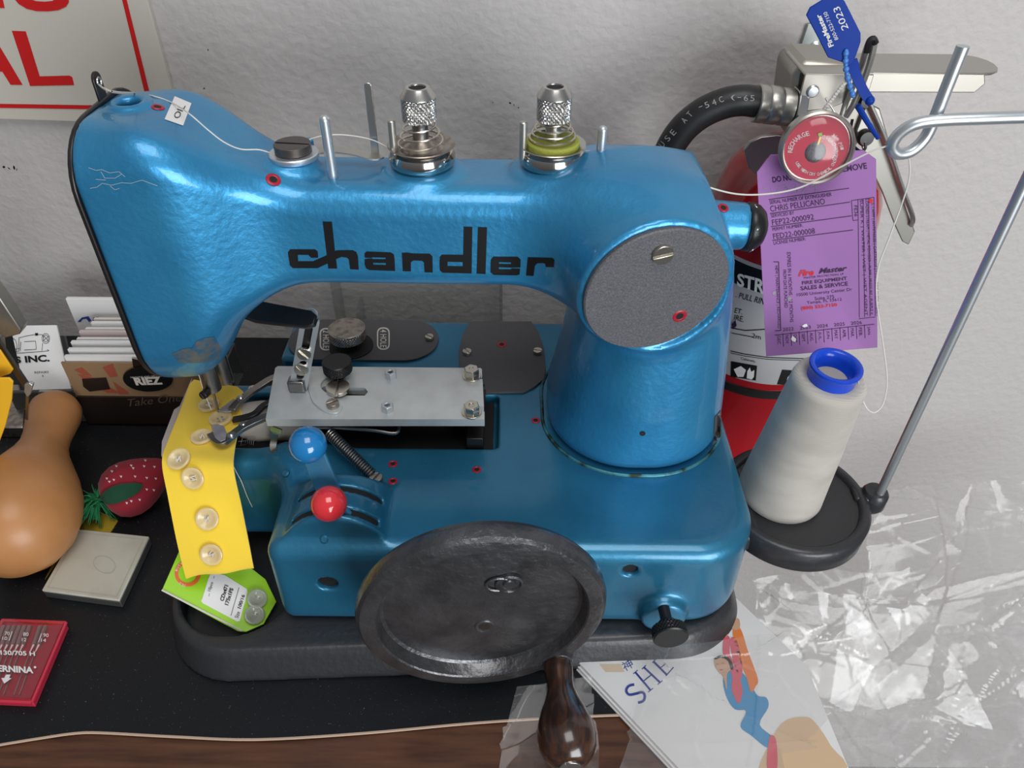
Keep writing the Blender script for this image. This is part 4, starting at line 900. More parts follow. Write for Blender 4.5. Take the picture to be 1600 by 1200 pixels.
lv_ = MB().slab(lo_top, (0,.16,0)).build('squeeze_lever', 'satin', fe, bevel=.06)
lo2 = [P(u, v, y=ly-.5) for u, v in ((1356,158),(1366,170),(1378,200),(1392,240),(1410,290),(1425,335),(1425,352),(1418,340),(1400,292),(1382,242),(1366,205),(1352,175))]
MB().tube(spline([P(1358,160,y=ly-.35), P(1378,205,y=ly-.4), P(1395,250,y=ly-.4), P(1412,300,y=ly-.4), P(1426,338,y=ly-.35), P(1424,352,y=ly-.1)], 5), .14, 10).build('lever_lip', 'steel', lv_)
for (u, v, rr_) in ((1352, 158, .38), (1352, 215, .46)): MB().lathe([(0,.3),(rr_*.8,.28),(rr_,.1),(rr_,0)], P(u, v, y=ly-.1), (0,-1,.1), 24).build('lever_pivot', 'black', lv_)
# pull pin: flattened wire ring in front
pin = [P(1322,182,y=39.2), P(1335,160,y=39.0), P(1350,125,y=38.9), P(1362,88,y=38.8), P(1366,66,y=38.8), P(1361,62,y=38.85), P(1354,75,y=38.9), P(1345,105,y=39.4), P(1335,130,y=39.9), P(1322,160,y=40.2), P(1316,180,y=40.2)]
pn = MB().tube(spline(pin, 6), .15, 10).build('pull_pin_ring', 'satin', fe)
MB().tube(spline([P(1355,82,y=38.75), P(1358,66,y=38.75), P(1364,61,y=38.75), P(1368,68,y=38.75)], 4), .17, 8).build('ring_sleeve', 'black', pn)
MB().tube(spline([P(1332,186,y=39.2), P(1329,205,y=39), P(1332,225,y=38.8), P(1344,236,y=38.8), P(1352,232,y=38.9), P(1352,222,y=39)], 5), .075, 6).build('black_cable_loop', 'black', pn)
MB().tube([P(1290,153,y=39.6), P(1302,172,y=39.4), P(1312,190,y=39.3)], .05, 6).build('pin_wire', 'gunsteel', pn)
# wall hook and its screw
wb = thing('wall_bracket', (P(1262,90,y=48.9).x, 49, 22), 'galvanised wall hook behind the extinguisher valve, fixed with a cross-head screw', 'bracket')
M['galv'] = mat('galvanised_plate', (.33, .36, .35), .8, .42)
MB().slab([P(u, v, y=48.7) for u, v in ((1262,38),(1318,30),(1330,130),(1250,140),(1240,102))], (0,.28,0)).build('hook_plate', 'galv', wb, bevel=.06)
MB().slab([P(u, v, y=47.5) for u, v in ((1240,102),(1258,104),(1262,125),(1246,125))], (0,1.3,0)).build('hook_lip', 'galv', wb, bevel=.08)
q = P(1275, 75, y=48.68); s_ = MB().lathe([(0,.16),(.25,.14),(.42,0)], q, (0,-1,0), 28).build('wall_screw', 'zinc', wb)
MB().box((q.x-.2, q.y-.19, q.z-.04), (q.x+.2, q.y-.14, q.z+.04)).add([], []).box((q.x-.04, q.y-.19, q.z-.2), (q.x+.04, q.y-.14, q.z+.2)).build('screw_cross', 'void', s_)

# ---- purple inspection tag leaning from the gauge onto the thread cone
TL = P(1194, 256, y=38.0); TR = P(1368, 250, y=38.0); BL = P(1197, 557, y=31.9)
pS = plane_fn(TL, TR, BL); pI = plane_fn(TL, TR, BL, .02); pI2 = plane_fn(TL, TR, BL, .035)
pt = thing('inspection_tag', TL, 'purple card tag headed DO NOT REMOVE hanging from the extinguisher gauge', 'tag')
nrm = (TR-TL).cross(BL-TL).normalized()
MB().slab([pS(u, v) for u, v in ((1183,270),(1204,243),(1350,236),(1369,250),(1371,543),(1197,557))], (0,.05,.03)).build('tag_card', 'purple', pt, smooth=0)
tb = bpy.data.objects['tag_card']
pr = Print(pI); k2 = 260/918.
T = lambda x, y: (1140+x*k2, 220+y*k2)
def tl(body, x, y, w, h, ang=0, **k): p = T(x, y); pr.line(body, p[0], p[1], w*k2, h*k2, ang, **k)
tl('DO NOT', 238, 232, 132, 32, -8, bold=.02); tl('REMOVE', 602, 176, 158, 34, -8, bold=.02)
for (a, b, c, d) in ((215,325,658,262),(222,402,665,338),(228,474,673,414),(236,550,680,492)): pr.stroke([T(a, b), T(c, d)], 1.1)
tl('SERIAL NUMBER OF EXTINGUISHER', 222, 350, 344, 20, -7.5); tl('CHRIS PELLICANO', 226, 392, 304, 32, -8); tl('SERVICED BY', 230, 424, 128, 18, -8)
tl('FEP22-000092', 236, 466, 232, 30, -8); tl('PERMIT NUMBER:', 238, 498, 168, 18, -8); tl('FED22-000008', 242, 543, 232, 30, -8); tl('LICENSE NUMBER:', 244, 574, 178, 18, -8)
def vl(body, x, y, w, h, **k): tl(body, x, y, w, h, 87.5, **k)
vl('SUPER K | WATER | WET | WET AGENT', 714, 326, 640, 20); vl('LOADED STREAM | METAL POWDER | PUMP | PRESSURE | PURPLE K', 744, 322, 640, 20); vl('C | AFFF | ANTIFREEZE | CARTRIDGE | CO2 | DRY CHEM | FOAM', 778, 345, 620, 20); vl('FE36', 686, 358, 60, 18)
for x in (709, 738, 768, 797): pr.stroke([T(x-1, 322-(x-709)*.1), T(x+.5+6, 975-(x-709)*.1)], .8)
pr.stroke([T(672, 330), T(680, 440), T(709, 437)], .8); pr.stroke([T(672, 330), T(797, 312)], .8); pr.stroke([T(712, 982), T(803, 972)], .8)
vl('NEW | MAINTENANCE | RECHARGED', 246, 690, 345, 20); vl('FROM DATE PUNCHED', 294, 712, 210, 18); vl('EXPIRES IN 6 MONTHS   12 MONTHS', 316, 616, 385, 20)
pr.stroke([T(242, 668), T(270, 668), T(282, 1046), T(250, 1048)], 1.2)
tl('FIRE EQUIPMENT', 400, 797, 250, 22, -6, bold=.02); tl('SALES & SERVICE', 392, 826, 262, 22, -6, bold=.02); tl('10500 University Center Dr', 372, 864, 306, 22, -6); tl('Suite 275', 470, 880, 108, 18, -6); tl('Tampa, FL 33612', 428, 906, 192, 20, -6)
tl('Master', 490, 734, 160, 30, -6, italic=.4, bold=.03); tl('MASTER PROTECTION, LP', 410, 764, 220, 12, -6)
for i, y_ in enumerate((2022, 2023, 2024, 2025, 2026)): tl(str(y_), 294+i*94, 1050-i*8.5, 60, 18, -5)
pr.stroke([T(248, 1072), T(798, 1012)], 1.0)
for i, mth in enumerate(('DEC.', 'NOV.', 'OCT.', 'SEPT.', 'AUG.', 'JUL.', 'JUN.', 'MAY', 'APR.', 'MAR.', 'FEB.', 'JAN.')):
    x = 262+i*45; y = 1078-i*4.7; vl(mth, x, y, 48, 18)
    if i: pr.stroke([T(x-14, y-12), T(x-10, y+62)], .9)
pr.build('tag_print', 'purpleink', tb)
pr = Print(pI); pr.disc(*T(245, 840), 3.0, 3.0); pr.disc(*T(330, 872), 3.0, 3.0); pr.stroke([T(180, 270), T(200, 262), T(206, 268)], .8); 
tl('18 9324', 222, 304, 290, 46, -8, italic=.3) if False else None
for sgn in ([(228,262),(236,300)], [(252,258),(270,262),(262,282),(276,300),(254,300),(262,280)], [(292,250),(312,244),(322,256),(300,264),(322,258),(318,290)], [(345,246),(370,244),(358,262),(378,270),(370,288),(345,292)], [(392,246),(415,240),(420,256),(398,284),(430,280)], [(446,240),(448,262),(470,256),(476,236),(472,284)]): pr.stroke([T(*p) for p in sgn], .7)
pr.build('punch_marks', 'greyink', tb)
pr = Print(pI2); tl('Fire', 378, 750, 88, 34, -5, italic=.4, bold=.03); pr.build('red_lettering', 'signred', tb)
pr = Print(pI2); tl('(800) 522-7150', 395, 938, 200, 22, -6, bold=.02); pr.build('phone_number', 'signred', tb)
pr = Print(pI2); pr.disc(*T(778, 332), 3.2, 3.6); pr.build('red_mark', 'signred', tb)
pr = Print(pI2); pr.poly([[T(398,1022), T(412,1012), T(424,1010), T(430,1024), T(410,1030)], ]); pr.poly([[T(345,1075), T(366,1092), T(362,1110), T(346,1106), T(338,1094)]]); pr.build('punch_holes', 'white', tb)
# ---- blue seal tag
BY = 38.3; bt = thing('seal_tag', P(1300, 60, y=BY), 'blue plastic seal tag reading 2023 at the top of the extinguisher', 'tag')
bf = plane_fn(P(1261,20,y=BY), P(1346,60,y=BY-.3), P(1300,95,y=BY-.2)); bfi = plane_fn(P(1261,20,y=BY), P(1346,60,y=BY-.3), P(1300,95,y=BY-.2), .02)
t_ = MB().slab([bf(u, v) for u, v in ((1260,24),(1266,12),(1292,-4),(1312,-6),(1320,2),(1345,52),(1345,66),(1336,92),(1331,100),(1322,104),(1318,98),(1294,90),(1280,62))], (0,.12,0)).build('tag_body', 'tagblue', bt, bevel=.03)
pr = Print(bfi); pr.text('FireMaster', (1303, 73), (1272, 21), (1282, 19)[::1], (1303+8, 67), bold=.03) if False else None
def vt(body, x, y, w, h, ang, **k): pr.line(body, x, y, w, h, ang, **k)
vt('FireMaster', 1303, 71, 54, 8.5, -113, bold=.03); vt('800-522-7150', 1310, 61, 47, 6.0, -113); vt('2023', 1326, 44, 38, 11, -113)
pr.build('tag_lettering', 'white', t_)
band = spline([P(1330,96,y=BY-.05), P(1338,118,y=BY), P(1348,140,y=BY), P(1358,156,y=BY)], 4)
MB().strip(band, [.55]*3+[.45]*(len(band)-3), .1, up=(0,-1,0)).build('tag_stem', 'tagblue', bt); MB().sphere(P(1359,157,y=BY), .24, 16).build('seal_ball', 'tagblue', bt)
ch_pts = spline([P(1322,80,y=BY-.3), P(1321,95,y=BY-.3), P(1323,115,y=BY-.3), P(1328,135,y=BY-.3), P(1333,150,y=BY-.2)], 6); cm = MB()
for i, p in enumerate(ch_pts[::2]): cm.sphere(p, .15 if i % 2 else .11, 10)
cm.tube(ch_pts, .07, 6); cm.build('beaded_strap', 'lightblue', bt)
MB().tube([P(1340,165,y=39.0), P(1356,192,y=39.0), P(1372,216,y=39.0)], lambda t: .16-.05*t, 8).build('seal_tail', 'tagblue', bt)
q = spline([P(1331,128,y=BY-.2), P(1318,132,y=BY-.3), P(1300,155,y=BY-.3), P(1284,176,y=BY-.3), P(1279,186,y=BY-.1)], 6)
wt = thing('clear_tie', q[0], 'clear beaded plastic tie running from the blue seal down to the gauge', 'cable tie')
M['milky'] = mat('milky_nylon', (.55, .54, .52), 0, .3); cm = MB().tube(q, .07, 6)
for p in q[6::1]: cm.sphere(p, .11, 8)
cm.build('tie_strap', 'milky', wt)

# ================================================================== thread cone on the dish
CB = V((15.12, 29.35, 4.03)); CT = V((15.42, 28.75, 13.0)); ca = CT-CB; CL = ca.length
tcn = thing('thread_cone', CB, 'large cone of ecru thread standing on the black spool dish', 'thread cone')
prof = [(0,0),(2.0,0),(2.22,.12),(2.30,.4)]+[(2.30-(2.30-1.78)*i/24, .4+(CL-.75)*i/24) for i in range(25)]+[(1.70, CL-.12),(1.5, CL),(1.05, CL-.03),(0, CL-.03)]
M['wound'] = M['thread'].copy(); M['wound'].name = 'wound_thread'; nt = M['wound'].node_tree; bs = nt.nodes['Principled BSDF']
tc_ = nt.nodes.new('ShaderNodeTexCoord'); mp = nt.nodes.new('ShaderNodeMapping'); mp.inputs['Rotation'].default_value = (.16, -.10, 0); nt.links.new(tc_.outputs['Object'], mp.inputs[0])
w1 = nt.nodes.new('ShaderNodeTexWave'); w1.bands_direction = 'Z'; w1.inputs['Scale'].default_value = 420; w1.inputs['Distortion'].default_value = .6; w1.inputs['Detail'].default_value = 2; nt.links.new(mp.outputs[0], w1.inputs[0])
w2 = nt.nodes.new('ShaderNodeTexNoise'); w2.inputs['Scale'].default_value = 45; mp2 = nt.nodes.new('ShaderNodeMapping'); mp2.inputs['Scale'].default_value = (.8, .8, 1.6); mp2.inputs['Rotation'].default_value = (.5, .35, 0); nt.links.new(tc_.outputs['Object'], mp2.inputs[0]); nt.links.new(mp2.outputs[0], w2.inputs['Vector'])
cr = nt.nodes.new('ShaderNodeValToRGB'); cr.color_ramp.elements[0].color = (.40, .375, .335, 1); cr.color_ramp.elements[1].color = (.47, .445, .40, 1); cr.color_ramp.elements[0].position = .38; cr.color_ramp.elements[1].position = .62; nt.links.new(w2.outputs[0], cr.inputs[0]); nt.links.new(cr.outputs[0], bs.inputs['Base Color'])
b2 = nt.nodes.new('ShaderNodeBump'); b2.inputs['Strength'].default_value = .3; b2.inputs['Distance'].default_value = .0003; nt.links.new(w1.outputs[0], b2.inputs['Height']); nt.links.new(b2.outputs[0], bs.inputs['Normal'])
MB().lathe(prof, CB, ca, 96, fn=lambda r, h, t: r*(1+.003*sin(3*t+h*1.1))).build('wound_thread', 'wound', tcn, smooth=60)
MB().lathe([(1.12,-.3),(1.16,.45),(1.20,.62),(1.26,.74),(1.24,.82),(1.12,.86),(.98,.78),(.86,.55),(.80,-.1),(0,-.8)], CT, ca, 64).build('cone_core', 'coreblue', tcn, smooth=50)
# ---- the thread itself, from cone through the stand to the machine
st = [P(1340,592,y=28.6), P(1347,622,y=27.8), P(1356,640,y=27.6), P(1368,644,y=27.8), P(1380,630,y=28), P(1386,595,y=28.2), P(1380,540,y=28.4), P(1370,470,y=28.6), P(1372,420,y=28.8), P(1390,370,y=28.9), P(1412,310,y=29), P(1421,275,y=29), P(1420,248,y=29.0), P(1412,238,y=29.0)]
t1 = tag(MB().tube(spline(st, 6), .032, 6).build('loose_thread', 'threadstrand'), 'white thread looping up from the cone to the wire stand', 'thread')
st = [P(1398,226,y=28.9), P(1380,230,y=29), P(1350,242,y=29.2), P(1300,268,y=29.5), P(1250,293,y=29.8), P(1200,303,y=30), P(1150,303,y=30.2), P(1100,290,y=30.5), P(1050,270,y=30.8), P(1000,254,y=31), P(950,238,y=31.4), P(939,238,y=31.2), P(930,236,y=31.7), P(903,237,y=31.9)]
tag(MB().tube(spline(st, 6), .036, 6).build('machine_thread', 'threadstrand'), 'white thread sagging from the stand across the tag to the arm posts', 'thread')
st = [P(609,232,y=31.7), P(580,218,y=32.2), P(540,211,y=32.4), P(505,212,y=32.2), P(476,222,y=32.0), P(474,238,y=32.0)]
tag(MB().tube(spline(st, 6), .025, 6).build('arm_thread', 'threadstrand'), 'fine thread arching from the left tension dial to the slotted screw', 'thread')
hd_ = surf_of(armB, .05); st = [P(154,132,x=-16.8)]+[hd_(u, v) for u, v in ((175,143),(210,147),(240,152),(268,162))]+[P(296,178,y=29.9), P(325,203,y=30.0), P(350,222,y=30.2), P(376,233,y=30.6), P(405,234,y=31), P(425,240,y=31.4)]
tag(MB().tube(spline(st, 6), .028, 6).build('head_thread', 'threadstrand'), 'white thread from the head guide over the OIL sticker to the slotted screw', 'thread')
st = [P(345,664,y=30.0), P(352,684,y=29.2), P(354,690,y=28.8), P(358,712,y=28.2), P(368,735,y=27.6), P(377,752,y=27.3), P(386,775,y=27.2), P(394,792,y=27.3)]
tag(MB().tube(spline(st, 6), .022, 6).build('needle_thread', 'threadstrand'), 'thin thread tail hanging from the needle over the yellow strip', 'thread')
st = [P(303,565,y=29.3), P(312,590,y=29.6), P(318,610,y=29.8), P(330,640,y=30)]
tag(MB().tube(spline(st, 4), .018, 6).build('needle_thread', 'threadstrand'), 'fine thread running down beside the needle bar', 'thread')

# ================================================================== sewing sundries
# ---- yellow felt strip with buttons
def button_mesh():
    mb = MB(); R = .57
    mb.lathe([(0,.04),(.18,.05),(.27,.10),(.36,.15),(.44,.20),(.52,.21),(R,.17),(R,.08),(.50,0),(0,0)], (0,0,0), (0,0,1), 40)
    return mb
def thread_cross():
    mb = MB()
    for s_ in (-1, 1): mb.tube([(-.14, s_*.09, .05), (-.05, s_*.09, .16), (.05, s_*.09, .16), (.14, s_*.09, .05)], .03, 6)
    mb.tube([(-.12, .09, .12), (.12, -.09, .16)], .04, 6)
    return mb
def holes(): 
    mb = MB()
    for a in (-1, 1):
        for b in (-1, 1): mb.lathe([(0,.07),(.045,.075),(.06,.05)], (a*.11, b*.11, 0), (0,0,1), 8)
    return mb
def make_button(name, m, parent, loc, n, rot=0, sc=1.0, hole=False):
    o = button_mesh().build(name, m, None, smooth=50); o.rotation_mode = 'QUATERNION'; o.scale = (sc,)*3
    h = thread_cross() if not hole else holes(); c = h.build('sewn_threads' if not hole else 'thread_holes', 'papercream' if not hole else 'greyink', None); c.parent = o
    q = V(n).normalized().to_track_quat('Z', 'Y'); o.rotation_quaternion = q @ Matrix.Rotation(rot, 3, 'Z').to_quaternion()
    off = V((0,0,0)); r = parent
    while r is not None: off += r.location; r = r.parent
    o.parent = parent; o.location = V(loc)*S-off; return o
ys = thing('yellow_felt_strip', (-16, 27, 8), 'bright yellow strip with clear buttons sewn on, draped from under the needle', 'fabric strip')
ZU = 8.75
up_ = [P(u, v, z=ZU) for u, v in ((303,594),(372,604),(381,612),(376,650),(366,700),(366,730))]
lo_ = [P(367,735,y=26.9), P(378,800,y=25.4), P(392,868,y=24.0), P(396,890,y=23.55)]
ledge = [P(u, v, z=ZU) for u, v in ((296,600),(282,640),(262,690),(253,722))]+[P(262,775,y=25.6), P(277,850,y=24.2), P(290,903,y=23.45)]
redge = [P(u, v, z=ZU) for u, v in ((380,612),(376,650),(366,700),(365,734))]+[P(377,790,y=25.5), P(388,845,y=24.4), P(396,888,y=23.55)]
def cols(L_, R_, n):
    return [V(L_).lerp(V(R_), i/n) for i in range(n+1)]
Ls = spline(ledge, 5); Rs = spline(redge, 5); N = 10; rows = []
for j, (a, b) in enumerate(zip(Ls, Rs)):
    row = cols(a, b, N); q = j/(len(Ls)-1)
    for i, p in enumerate(row):
        t = i/N; p.z += .10*sin(pi*t)*(1 if q > .5 else .4)
        if j == 0: pass
        if q > .94: p.z += .06*sin(t*7.5)*(q-.9)*10; p.y += .05*sin(t*9)
    rows.append(row)
top_row = cols(P(303,593,z=ZU), P(371,604,z=ZU), N); rows.insert(0, top_row)
W_ = N+1; vs_ = [p for r in rows for p in r]; vb_ = [p+V((0,.03,-.13)) for p in vs_]; n = len(vs_); R_ = len(rows); fs = []
for j in range(R_-1):
    for i in range(N):
        a = j*W_+i; fs += [(a, a+1, a+W_+1, a+W_), (a+n, a+n+W_, a+n+W_+1, a+n+1)]
for i in range(N): fs += [(i, i+n, i+1+n, i+1), ((R_-1)*W_+i, (R_-1)*W_+i+1, (R_-1)*W_+i+1+n, (R_-1)*W_+i+n)]
for j in range(R_-1):
    a = j*W_; fs += [(a, a+W_, a+W_+n, a+n)]; a = j*W_+N; fs += [(a, a+n, a+W_+n, a+W_)]
felt = MB().add(vs_+vb_, fs).build('felt', 'yellow', ys, smooth=60)
fB = bvh_of(felt); fS = surf_of(fB, .0)
MB().slab([P(u, v, z=ZU-.3) for u, v in ((300,590),(296,612),(268,700),(262,715),(252,712),(253,690),(272,640),(281,634))], (0,0,-.15)).build('grey_lining', 'greyfelt', ys)
for i, (u, v, sc_) in enumerate(((327, 636, 1.0), (316, 686, .97), (281, 720, 1.02), (303, 747, 1.0), (325, 811, 1.0), (332, 866, 1.0))):
    p, nn = on(fS, u, v-1); make_button('button', 'button', ys, p+nn*.02, nn, rot=random.uniform(0, 3), sc=sc_)
p = P(345, 656, z=ZU+.1); hb_o = make_button('clamped_button', 'button', None, p, (0,0,1), .6, 1.05, True); tag(hb_o, 'clear button held in the metal jaws under the needle', 'button')

# ---- lime green button packet in the pan pocket
A = P(253, 921, z=3.0); B = P(285, 845, z=3.6); Cc = P(427, 925, z=1.3); D = P(385, 986, z=1.0)
nP = (B-A).cross(D-A).normalized(); nP = nP if nP.z > 0 else -nP
gp = thing('button_packet', A, 'lime green card packet of spare buttons lying in the pocket of the base pan', 'packet')
f_ = plane_fn(A, B, D); f2 = plane_fn(A, B, D, .02); f3_ = plane_fn(A, B, D, .05)
MB().slab([f_(u, v) for u, v in ((253,922),(290,838),(330,838),(415,905),(432,940),(412,975),(385,987),(372,986))], -nP*.12).build('packet_card', 'lime', gp, bevel=.02)
cardo = bpy.data.objects['packet_card']
MB().tube([f2(253,922), f2(300,946), f2(345,969), f2(378,986)], .05, 6).build('packet_edge', 'papercream', cardo)
pr = Print(f2); k3 = 180/1350.
G_ = lambda x, y: (250+x*k3, 840+y*k3)
pr.poly([[G_(*p) for p in ((570,470),(500,700),(480,745),(500,770),(905,985),(935,980),(1025,640),(1020,605),(760,440),(600,410))]]); lab = pr.build('packet_label', 'paper', cardo)
pr = Print(f3_)
def gl(b_, x, y, w, h, a, **k): q = G_(x, y); pr.line(b_, q[0], q[1], w*k3, h*k3, a, **k)
gl('10pcs', 600, 640, 110, 45, -72); gl('CDx471', 745, 752, 190, 48, -72, bold=.03); gl('175x1FS', 800, 800, 205, 48, -72, bold=.03); gl('Size', 915, 950, 75, 45, -72); gl('100/16', 945, 838, 165, 42, -72, bold=.02)
pr.stroke([G_(925, 590), G_(830, 920)], .7); pr.stroke([G_(572, 690), G_(580, 660)], .6); pr.stroke([G_(628, 480), G_(636, 460)], .6); pr.build('label_text', 'ink', lab)
pr = Print(f2); cx_, cy_ = G_(325, 420); pr.poly([[(cx_+20.5*cos(t), cy_+20.5*sin(t)) for t in np.linspace(0, 2*pi, 33)[:-1]], [(cx_+15*cos(t), cy_+15*sin(t)) for t in np.linspace(0, 2*pi, 33)[:-1]]]); bd = pr.build('round_badge', 'orange', cardo)
pr = Print(f3_)
for a_, t_s in ((-165, 'BUTTONS'), (100, 'OLD')):
    for i, c_ in enumerate(t_s): a = radians(a_+i*13); pr.line(c_, cx_+17*cos(a), cy_+17*sin(a)+1.5, 3, 3.4, math.degrees(a)+90)
pr.build('badge_text', 'white', bd)
for (u, v) in ((401, 937), (397, 962)): p = f2(u, v); make_button('packet_button', 'buttondark', gp, p+nP*.05, nP, .4, .92, True)

# ---- cream plastic hinged case
q4 = [P(120, 826, z=.75), P(233, 838, z=.75), P(186, 938, z=.75), P(65, 922, z=.75)]
cs = thing('flat_plastic_case', q4[3], 'flat square cream plastic case lying beside the wooden form', 'case')
MB().slab([p+V((0,0,-.18)) for p in q4], (0,0,-.52)).build('case_body', 'casebody', cs, bevel=.06)
lid = MB().slab(q4, (0,0,-.17)).build('case_lid', 'caselid', cs, bevel=.05)
cz = lambda u, v: P(u, v, z=.765); pr = Print(cz)
def ringq(s_): c_ = V((151, 881)); return [((c_.x+(u-c_.x)*s_), (c_.y+(v-c_.y)*s_)) for u, v in ((120,826),(233,838),(186,938),(65,922))]
M['emboss'] = mat('embossed_line', (.40, .39, .33), 0, .3); a_, b_ = ringq(.90), ringq(.885); pr.poly([a_, b_])
ov = [(163+17*cos(t)*1.0+4*sin(t), 882+14*sin(t)) for t in np.linspace(0, 2*pi, 29)[:-1]]; ov2 = [(163+16*cos(t)*1.0+4*sin(t), 882+13*sin(t)) for t in np.linspace(0, 2*pi, 29)[:-1]]; pr.poly([ov, ov2]); pr.build('embossed_outline', 'emboss', lid)

# ---- yellow paper scrap and strawberry pincushion
ypp = thing('yellow_paper_scrap', P(150, 815, z=0), 'dull yellow paper scrap lying under the cream case and green tuft', 'paper')
M['dullyellow'] = mat('dull_yellow_paper', (.42, .30, .02), 0, .6)
MB().slab([P(u, v, z=.06) for u, v in ((118,808),(145,795),(172,806),(184,814),(174,830),(150,850),(110,850),(70,905),(88,870))], (0,0,-.05)).build('scrap', 'dullyellow', ypp, smooth=0)
SCc = P(207, 760, z=1.75); sa = (P(252, 730, z=1.9)-P(160, 785, z=1.4)).normalized()
sw_ = thing('strawberry_pincushion', (SCc.x, SCc.y, 0), 'red velvet strawberry pincushion with green felt leaf beside the yellow strip', 'pincushion')
x, y, a = basis(sa); SL = 4.1
prof = [(0,0),(.6,.05),(1.15,.3),(1.5,.75),(1.66,1.3),(1.62,1.9),(1.42,2.5),(1.1,3.15),(.7,3.75),(.3,4.15),(0,4.25)]
bp_ = SCc-sa*1.75
stb = MB().lathe(prof, bp_, sa, 48, fn=lambda r, h, t: r*(1+.025*cos(8*t))).build('velvet_body', 'straw', sw_, smooth=60)
sS = surf_of(bvh_of(stb), .02); pr = Print(sS)
for (u, v) in ((175,737),(182,729),(178,750),(171,753),(189,745),(205,728),(208,732),(225,729),(227,720),(241,730),(211,745),(229,747),(243,748),(229,765),(218,781),(205,783),(240,766),(198,786),(167,748)):
    pr.poly([[(u-2, v-1.4), (u-.9, v-2), (u, v-.9), (u+1.1, v-1.8), (u+2, v-.9), (u+.4, v+2)]])
pr.build('seed_hearts', 'paperpink', stb)
def leafs(pts, m='green'): return MB().slab(pts, (0,0,-.08)).build('felt_leaf', m, sw_, bevel=.03)
sF = surf_of(bvh_of(stb), .26)
lf_ = Print(surf_of(bvh_of(stb), .12)); lf_.poly([[(158,777),(166,767),(176,761),(190,757),(210,755),(223,757),(217,767),(208,774),(194,781),(180,786),(168,786)]], step=4); lf_ = lf_.build('felt_leaf', 'green', sw_); _m = lf_.modifiers.new('thick', 'SOLIDIFY'); _m.thickness = .0008

leafs([P(u, v, z=1.2) for u, v in ((172,733),(164,738),(157,748),(153,765),(158,772),(164,757),(170,745))])
cm = MB(); c0 = P(154, 784, z=1.3)
for i in range(190):
    d = V((rng.normal(-.6, .6), rng.normal(-.3, .6), rng.normal(0, .28))); d = d.normalized()*rng.uniform(.8, 1.5); p1 = c0+d*.5+V((0,0,rng.uniform(0,.2))); p2 = c0+d; p2.z = max(.1, p2.z-.3); cm.tube([c0+V(rng.normal(0, .12, 3)), p1, p2], lambda t: .07-.05*t, 5)
cm.build('yarn_tuft', 'greenyarn', sw_)

# ---- turned wooden form (pear shaped) at the left
dm = thing('wooden_darning_form', (-29, 30, 0), 'large pale turned wooden form, bulb towards the viewer, lying at the left edge', 'darning form')
e0 = P(92, 640, z=2.3); e1 = P(30, 815, z=3.0)
px = [(70, 622, 105, 'z'),]
axs = P(5, 860, z=3.3)-P(95, 640, z=2.2); LNn = axs.length; axn = axs.normalized()
# radius along the axis measured from the narrow end
pf = [(0,0),(.75,.08),(1.25,.35),(1.55,.9),(1.58,1.6),(1.45,2.6),(1.34,3.6),(1.36,4.6),(1.62,5.6),(2.1,6.8),(2.6,8.0),(2.95,9.2),(3.05,10.3),(2.95,11.4),(2.5,12.5),(1.8,13.3),(.9,13.7),(0,13.8)]
o0 = P(92, 628, z=2.6)
dmo = MB().lathe([(r*1.0, h*1.0) for r, h in pf], o0, (P(8, 880, z=3.1)-o0), 72).build('turned_body', 'birch', dm, smooth=80)

# ---- red translucent needle case
nq = [P(4, 969, z=.5), P(103, 973, z=.5), P(50, 1097, z=.5), P(-40, 1094, z=.5)]
nc = thing('needle_case', nq[2], 'red translucent plastic case of sewing machine needles, lower left corner', 'needle case')
e1_ = (nq[1]-nq[0]); e2_ = (nq[2]-nq[1]); nq[3] = nq[2]-e1_*1.0*((nq[2]-nq[3]).length/e1_.length)
ctr = sum(nq, V((0,0,0)))/4
body_ = MB().slab([p+V((0,0,-.12)) for p in nq], (0,0,-.38)).build('case_body', 'needlered', nc, bevel=.05)
inn = [ctr+(p-ctr)*.9 for p in nq]; M['needlebed'] = mat('dark_red_bed', (.30, .02, .04), 0, .35); MB().slab([p+V((0,0,-.06)) for p in inn], (0,0,-.06)).build('needle_bed', 'needlebed', nc)
k4 = 110/880.; NQ = lambda x, y: (x*k4, 960+y*k4)
def onz(z): return lambda u, v: P(u, v, z=z)
for i in range(9):
    xt = 110+i*66-66; top = NQ(xt, 150); mid = NQ(xt-95*0.8-10, 390); tip = NQ(xt-130, 470)
    g_ = MB(); zt_ = .50
    if i in (6,): continue
    g_.tube([P(*top, z=zt_), P(*NQ(xt-35, 240), z=zt_), P(*mid, z=zt_)], .13, 10); g_.tube([P(*mid, z=zt_), P(*tip, z=zt_)], lambda t: .12-.08*t, 8); g_.tube([P(*tip, z=zt_), P(*NQ(xt-330, 1010), z=zt_-.03)], .045, 6)
    g_.build('sewing_needle', 'satin', nc)
rim = MB()
for a_, b_ in zip(nq, nq[1:]+nq[:1]): rim.tube([a_, b_], .09, 8)
rim.build('case_rim', 'needlered', nc)
lidm = glass_like('clear_pink_lid', (.99, .86, .88), .05, .02, .2)[0]; M['pinklid'] = lidm
ld = MB().slab([ctr+(p-ctr)*.98+V((0,0,.20)) for p in nq], (0,0,-.05)).build('case_lid', 'pinklid', nc)
pr = Print(onz(.73)); nl = lambda b_, x, y, w, h, a=-1, **k: pr.line(b_, *NQ(x, y), w*k4, h*k4, a, **k)
nl('70', 58, 258, 62, 44, 3); nl('10', 30, 318, 58, 42, 3); nl('80', 288, 268, 68, 44, 3); nl('12', 272, 335, 56, 42, 3); nl('90', 540, 280, 66, 44, 3); nl('14', 512, 342, 62, 42, 3)
pr.stroke([NQ(152, 212), NQ(112, 328)], 1); pr.stroke([NQ(520, 238), NQ(482, 345)], 1)
